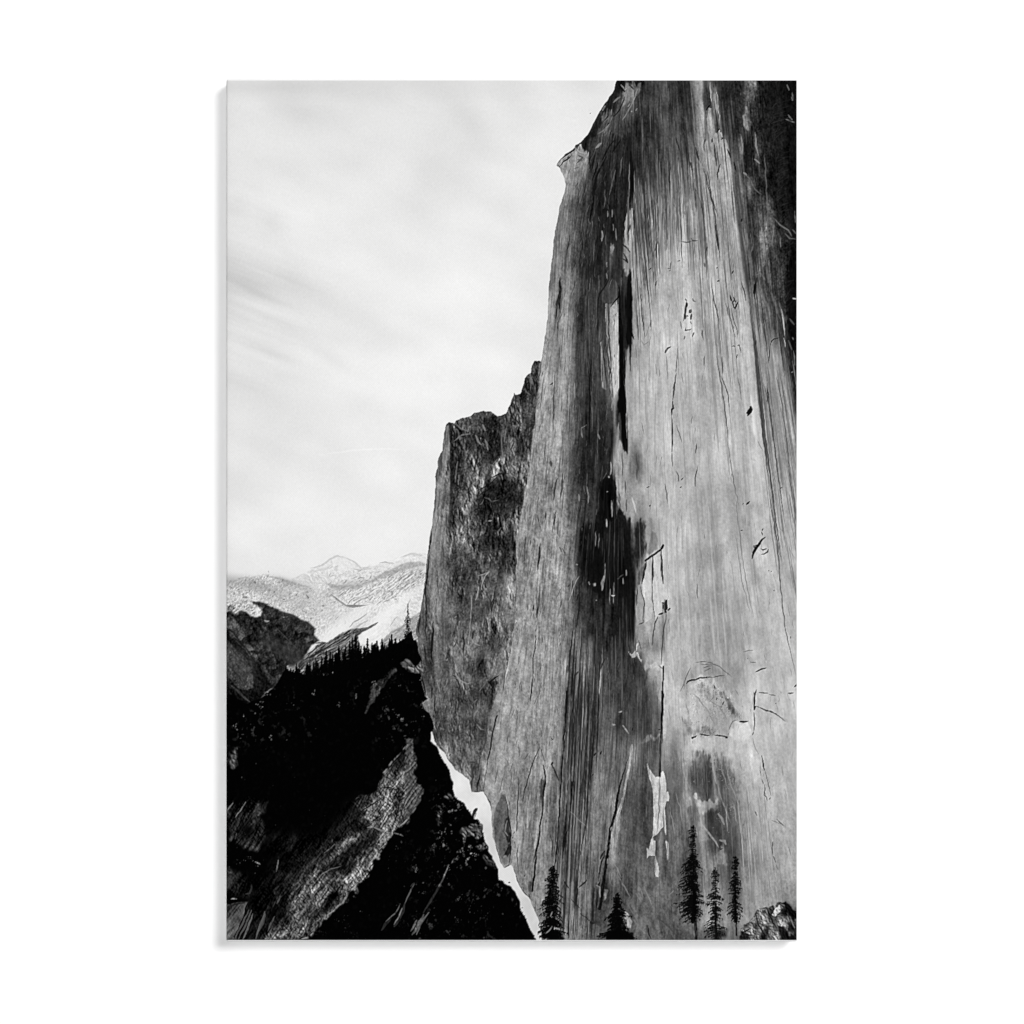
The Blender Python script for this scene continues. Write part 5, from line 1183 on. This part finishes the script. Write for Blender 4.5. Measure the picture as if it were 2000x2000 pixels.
def details(img, rnd):
    rd = relief(95, 1.7, 0, 1.1, (.75, -.65), 25)
    layer(img, tp('D', parse("1480 1880 1490 1800 1560 1720 1600 1650 1700 1620 1800 1590 1850 1600 1916 1660 1930 1900 1480 1900")), 84*np.clip(1+.45*samp(wnoise(93, 4, 6), XX-400, YY-100), .15, 2), """
P D;205 .92 .6 1;1730 1680 1760 1630 1785 1610 1800 1640 1780 1670 1750 1690
P D;6 .95 .8 2;1815 1600 1835 1570 1860 1575 1890 1620 1916 1680 1916 1730 1880 1720 1850 1670 1820 1670
P D;8 .9 1 2;1780 1760 1820 1780 1850 1830 1916 1870 1916 1890 1800 1880 1790 1820
P D;12 .85 1 2;1400 1900 1410 1850 1450 1820 1500 1810 1560 1840 1550 1890
P D;60 .5 3 2;1880 1500 1916 1400 1916 1640 1890 1600
S D;2.6 12 .9;1600 1660 1620 1750 1680 1850;1690 1640 1760 1780;1500 1820 1560 1790
S D;2 170 .6;1640 1650 1680 1640 1700 1690;1860 1690 1900 1790;1560 1740 1610 1700;1840 1690 1860 1740
S D;1.8 40 .8;1550 1580 1600 1590 1700 1580 1780 1585;1620 1555 1720 1560;1560 1540 1600 1520;1540 1470 1600 1500
S D;1.6 190 .6;1700 1430 1740 1400;1560 1480 1620 1530 1680 1550
P D;40 .75 1.6 1.6;1490 1480 1545 1470 1520 1500 1490 1510
S D;2.6 70 .7;1720 1600 1790 1585 1830 1580
""", rd, 50, .8, 2.0, 31, .8)
    # ================= conifers
    rt = random.Random(5)
    def tr(t, x, top, base, w, **k):
        (px, py), = tp(t, [(x, top)]); (bx, by), = tp(t, [(x, base)]); conifer(img, px, py, min(by, 1840), w*TILES[t][2]/1932, rt, **k)
    # row on the ridge
    for (x, top, base, w) in ((640,1250,1330,26),(690,1255,1350,30),(730,1300,1400,34),(770,1290,1420,38),(830,1215,1400,40),(885,1180,1380,34),(925,1190,1380,30),(960,1130,1380,38),(1005,1078,1380,46),(1042,1090,1360,34),(1085,1120,1350,34),(1122,1032,1340,46),(1160,1090,1300,30),(1183,1028,1300,40),(1222,985,1300,40),(1248,955,1280,42),(1280,925,1260,52),(1310,1000,1240,34),(1390,962,1180,38),(1432,1005,1160,26),(1480,985,1150,30),(1530,965,1120,30),(1570,1030,1130,24),(1620,925,1080,38),(1600,960,1080,26),(1662,990,1060,24),(1705,985,1050,20),(1360,1040,1170,28),(1455,1020,1130,22)):
        tr('H', x, top-16, base+40, w*1.6, tone=3, dens=2., gap=.02, trunk=2.6, shape=.8, th=.8)
    for k in range(46):
        x = rt.uniform(600, 1750); y = 1235-(x-600)*.235+rt.gauss(0, 12)+(30 if x < 900 else 0)
        tr('H', x, y-rt.uniform(0, 55), y+rt.uniform(90, 150), rt.uniform(28, 52), tone=3, dens=1.8, gap=.03, trunk=2.2, shape=.8, th=.75)
    tr('H', 1772, 620, 1000, 66, tone=6, dens=1.2, gap=.08, trunk=2., shape=.85, th=.7)
    (bx, by), = tp('H', [(1790, 925)]); sl, m = polymask([(bx-8,by+8),(bx-3,by-6),(bx+4,by-9),(bx+9,by+8)], .6, 1.5); blend(img, sl, m, 4, .95)
    # near trees in front of the wall
    tr('D', 78, 1312, 1890, 132, tone=6, dens=1.5, gap=.06, trunk=3.4, shape=.5, th=.9)
    tr('D', 50, 1390, 1890, 120, tone=5, dens=1.0, gap=.15, trunk=2.4, shape=.4, th=.85)
    tr('D', 562, 1518, 1890, 172, tone=5, dens=1.5, gap=.06, trunk=4.0, shape=.66, th=.95)
    tr('D', 556, 1560, 1860, 100, tone=5, dens=1.3, gap=.06, trunk=3.0, shape=.5)
    tr('D', 1135, 1008, 1720, 128, tone=7, dens=1.1, gap=.16, trunk=4.6, shape=.5, side=-.2, th=.85)
    tr('D', 1135, 1230, 1740, 112, tone=7, dens=1.15, gap=.16, trunk=5, shape=.25, side=-.3, th=.85)
    tr('D', 1300, 1328, 1890, 112, tone=7, dens=1.2, gap=.14, trunk=3.6, shape=.5, th=.85)
    tr('D', 1452, 1243, 1740, 70, tone=7, dens=1.3, gap=.1, trunk=3.6, shape=.3, th=.85)
    run(img, """
S D;5 5 .97 0;1142 1500 1150 1700 1155 1880
S D;3.4 5 .97 0;1305 1600 1310 1880
S D;2.8 5 .97 0;1455 1500 1460 1700 1463 1840
S D;2.4 8 .9;1390 1530 1450 1520;1400 1440 1450 1460
B D;120 .6 2 2 0;1100 1180 1120 1120 1095 1240 1110 1210
P D;20 .6 2 5;1230 1780 1300 1800 1400 1790 1400 1880 1290 1880
P D;4 .9 1 3;0 1830 60 1800 130 1810 160 1880 0 1880
P D;4 .9 1 3;480 1840 560 1780 640 1810 700 1870 600 1880 480 1880
S D;2 190 .6;20 1830 50 1800 70 1770;60 1700 75 1660;0 1640 30 1620
""", 32, .6)
SHARP = .9
KEY_DIR = (.5, -1, .39); KEY_SIZE = 2.9; KEY_W = 385.; FILL_W = 268.
# ================================================================ the place: a stretched canvas print on a white wall
import bpy, bmesh
scene = bpy.context.scene
for o in list(bpy.data.objects): bpy.data.objects.remove(o, do_unlink=True)
COL = scene.collection
S = 0.000545                      # metres per unit of the picture frame
DEPTH = 0.030                     # thickness of the stretched canvas
def wx(px): return (px-1000.0)*S
def wz(py): return (1000.0-py)*S
E_TOTAL = 1.25                    # light reaching the front of the print, for a white of 1

def nodes(name):
    m = bpy.data.materials.new(name); m.use_nodes = True
    nt = m.node_tree; nt.nodes.clear()
    out = nt.nodes.new('ShaderNodeOutputMaterial'); b = nt.nodes.new('ShaderNodeBsdfPrincipled')
    nt.links.new(b.outputs[0], out.inputs[0])
    b.inputs['Specular IOR Level'].default_value = 0.0
    return m, nt, b

def weave(nt, scale_m, ox=0.0):
    """over-and-under threads of the canvas, about 0..1"""
    tc = nt.nodes.new('ShaderNodeTexCoord'); sep = nt.nodes.new('ShaderNodeSeparateXYZ')
    nt.links.new(tc.outputs['Object'], sep.inputs[0])
    def math_(op, a, b=None):
        n = nt.nodes.new('ShaderNodeMath'); n.operation = op
        for i, v in enumerate((a, b)):
            if v is None: continue
            if isinstance(v, (int, float)): n.inputs[i].default_value = v
            else: nt.links.new(v, n.inputs[i])
        return n.outputs[0]
    k = 2*math.pi/scale_m
    nz = nt.nodes.new('ShaderNodeTexNoise'); nz.inputs['Scale'].default_value = 55.0; nz.inputs['Detail'].default_value = 1.0
    nt.links.new(tc.outputs['Object'], nz.inputs['Vector'])
    wob = math_('MULTIPLY', math_('SUBTRACT', nz.outputs[0], .5), 5.0)
    sx = math_('SINE', math_('ADD', math_('MULTIPLY', sep.outputs[0], k), wob))
    sz = math_('SINE', math_('ADD', math_('MULTIPLY', sep.outputs[2], k*1.04), wob))
    return math_('MULTIPLY', sx, sz), math_

# ---- materials
m_print, nt, bs = nodes('printed_canvas')
at = nt.nodes.new('ShaderNodeAttribute'); at.attribute_name = 'ink'
w, math_ = weave(nt, S*4.6)
nz = nt.nodes.new('ShaderNodeTexNoise'); nz.inputs['Scale'].default_value = 1500.0; nz.inputs['Detail'].default_value = 1.5
tc2 = nt.nodes.new('ShaderNodeTexCoord'); nt.links.new(tc2.outputs['Object'], nz.inputs['Vector'])
fac = math_('ADD', math_('ADD', math_('MULTIPLY', w, .040), 1.0), math_('MULTIPLY', math_('SUBTRACT', nz.outputs[0], .5), .06))
mul = nt.nodes.new('ShaderNodeVectorMath'); mul.operation = 'SCALE'
nt.links.new(at.outputs['Color'], mul.inputs[0]); nt.links.new(fac, mul.inputs['Scale'])
nt.links.new(mul.outputs[0], bs.inputs['Base Color']); bs.inputs['Roughness'].default_value = .9
bp = nt.nodes.new('ShaderNodeBump'); bp.inputs['Strength'].default_value = .25; bp.inputs['Distance'].default_value = .0002
nt.links.new(w, bp.inputs['Height']); nt.links.new(bp.outputs[0], bs.inputs['Normal'])

m_white, nt, bs = nodes('primed_cotton_canvas')
w, math_ = weave(nt, S*4.6)
rgb = nt.nodes.new('ShaderNodeMixRGB'); rgb.inputs[1].default_value = (.74,.74,.74,1); rgb.inputs[2].default_value = (.80,.80,.80,1)
nt.links.new(math_('ADD', math_('MULTIPLY', w, .5), .5), rgb.inputs[0]); nt.links.new(rgb.outputs[0], bs.inputs['Base Color']); bs.inputs['Roughness'].default_value = .9

m_wall, nt, bs = nodes('white_wall_paint')
nz = nt.nodes.new('ShaderNodeTexNoise'); nz.inputs['Scale'].default_value = 300.0
tcw = nt.nodes.new('ShaderNodeTexCoord'); nt.links.new(tcw.outputs['Object'], nz.inputs['Vector'])
rgb = nt.nodes.new('ShaderNodeMixRGB'); rgb.inputs[1].default_value = (.925,.925,.925,1); rgb.inputs[2].default_value = (.935,.935,.935,1)
nt.links.new(nz.outputs[0], rgb.inputs[0]); nt.links.new(rgb.outputs[0], bs.inputs['Base Color']); bs.inputs['Roughness'].default_value = 1.0

# ---- wall
bm = bmesh.new()
vs = [bm.verts.new(p) for p in ((-6,DEPTH,-4),(6,DEPTH,-4),(6,DEPTH,4),(-6,DEPTH,4))]
bm.faces.new(vs)
vs2 = [bm.verts.new(p) for p in ((-6,DEPTH+.12,-4),(-6,DEPTH+.12,4),(6,DEPTH+.12,4),(6,DEPTH+.12,-4))]
bm.faces.new(vs2)
for a, b, c, d in ((0,3,1,0),(3,2,2,1),(2,1,3,2),(1,0,0,3)): bm.faces.new((vs[a], vs[b], vs2[c], vs2[d]))
bmesh.ops.recalc_face_normals(bm, faces=bm.faces)
me = bpy.data.meshes.new('wall'); bm.to_mesh(me); bm.free(); me.materials.append(m_wall)
wall = bpy.data.objects.new('wall', me); COL.objects.link(wall); wall['kind'] = 'structure'

# ---- the print: an empty at the foot of the canvas with its parts
root = bpy.data.objects.new('canvas_print', None); COL.objects.link(root)
root.empty_display_size = .1
root.location = (wx(999), DEPTH, wz(1840))
root['label'] = 'upright black and white canvas print of a sheer granite cliff hanging on the white wall'
root['category'] = 'canvas print'
OX0, OX1, OY0, OY1 = 441.6, 1558.3, 153.6, 1839.8      # outer edge of the stretched canvas
RR = 3.4; CR = 4.0
def sink(e):
    """how far the canvas falls back from its front plane, e units inside its outer edge"""
    e = np.maximum(e, 0)
    c = np.where(e < RR, RR-np.sqrt(np.maximum(RR*RR-(RR-e)**2, 0)), 0)
    return c+1.5*np.exp(-e/8.0)
def link(me, name, mat):
    me.materials.append(mat); o = bpy.data.objects.new(name, me); COL.objects.link(o); o.parent = root
    o.matrix_parent_inverse = __import__('mathutils').Matrix.Translation(root.location).inverted()
    return o
# white wrapped canvas, front to back
rings = []
def ring(inset, y):
    pts = []; r = max(CR-inset, .3)
    for cx, cy, a0 in ((OX1-inset-r, OY0+inset+r, -90), (OX1-inset-r, OY1-inset-r, 0), (OX0+inset+r, OY1-inset-r, 90), (OX0+inset+r, OY0+inset+r, 180)):
        for k in range(5):
            a = math.radians(a0+k*22.5); pts.append((cx+r*math.cos(a), cy+r*math.sin(a)))
    return [(wx(px), y, wz(py)) for px, py in pts]
for e in (60., 30., 16., 9., 5., 3.5, 2.2, 1.2, .5, .1, 0.): rings.append(ring(e, float(sink(np.array(e)))*S+.0004))
rings.append(ring(0., DEPTH-.0003)); rings.append(ring(18., DEPTH-.0003))
bm = bmesh.new(); R = [[bm.verts.new(p) for p in r] for r in rings]
for a, b in zip(R[:-1], R[1:]):
    n = len(a)
    for i in range(n): bm.faces.new((a[i], a[(i+1)%n], b[(i+1)%n], b[i]))
bm.faces.new(R[0]); bm.faces.new(R[-1])
bmesh.ops.recalc_face_normals(bm, faces=bm.faces)
for f in bm.faces: f.smooth = len(f.verts) == 4
me = bpy.data.meshes.new('canvas_wrap'); bm.to_mesh(me); bm.free()
link(me, 'canvas_wrap', m_white)
# printed front, its ink stored on the mesh
img, _ = painting()
soft = gauss(img, 1.1, 1.1); img = img+(img-soft)*SHARP
img = np.clip(img, 0, 250)/255.0
lin = np.where(img <= .04045, img/12.92, ((img+.055)/1.055)**2.4)/E_TOTAL
gx = np.linspace(X0, X1, PW); gy = np.linspace(Y0, Y1, PH)
GXX, GYY = np.meshgrid(gx, gy)
e = np.minimum(np.minimum(GXX-OX0, OX1-GXX), np.minimum(GYY-OY0, OY1-GYY))
co = np.empty((PH, PW, 3), np.float32)
co[..., 0] = (GXX-1000)*S; co[..., 1] = sink(e)*S-.0001; co[..., 2] = (1000-GYY)*S
idx = np.arange(PW*PH, dtype=np.int32).reshape(PH, PW)
q = np.stack([idx[1:, :-1], idx[1:, 1:], idx[:-1, 1:], idx[:-1, :-1]], -1).reshape(-1)
me = bpy.data.meshes.new('printed_front')
nf = (PW-1)*(PH-1)
me.vertices.add(PW*PH); me.vertices.foreach_set('co', co.reshape(-1))
me.loops.add(nf*4); me.loops.foreach_set('vertex_index', q)
me.polygons.add(nf); me.polygons.foreach_set('loop_start', np.arange(nf, dtype=np.int32)*4)
me.polygons.foreach_set('use_smooth', np.ones(nf, bool))
me.update(calc_edges=True)
ca = me.color_attributes.new('ink', 'FLOAT_COLOR', 'POINT')
rgba = np.ones((PW*PH, 4), np.float32); l = lin.reshape(-1)
rgba[:, 0] = l; rgba[:, 1] = l*.998; rgba[:, 2] = l*.994
ca.data.foreach_set('color', rgba.reshape(-1))
link(me, 'printed_front', m_print)

# ---- lamps
from mathutils import Vector
def lamp(name, dirv, dist, size, power):
    l = bpy.data.lights.new(name, 'AREA'); l.shape = 'DISK'; l.size = size; l.energy = power
    o = bpy.data.objects.new(name, l); COL.objects.link(o)
    d = Vector(dirv).normalized(); o.location = d*dist
    o.rotation_euler = (-d).to_track_quat('-Z', 'Y').to_euler()
    return o
lamp('key_softbox', KEY_DIR, 7.0, KEY_SIZE, KEY_W)
lamp('front_lamp', (.03, -1, .03), 7.0, .5, FILL_W)
w_ = bpy.data.worlds.new('World'); scene.world = w_; w_.use_nodes = True
bg = w_.node_tree.nodes['Background']; bg.inputs[0].default_value = (1,1,1,1); bg.inputs[1].default_value = .06

# ---- camera
cam = bpy.data.cameras.new('camera'); co_ = bpy.data.objects.new('camera', cam); COL.objects.link(co_)
cam.sensor_width = 36; cam.lens = 100; dist = 2000*S*100/36
co_.location = (0, -dist, 0); co_.rotation_euler = (math.pi/2, 0, 0)
cam.clip_end = 60; cam.clip_start = .1
scene.camera = co_
scene.view_settings.view_transform = 'Standard'; scene.view_settings.look = 'None'
scene.view_settings.exposure = 0; scene.view_settings.gamma = 1
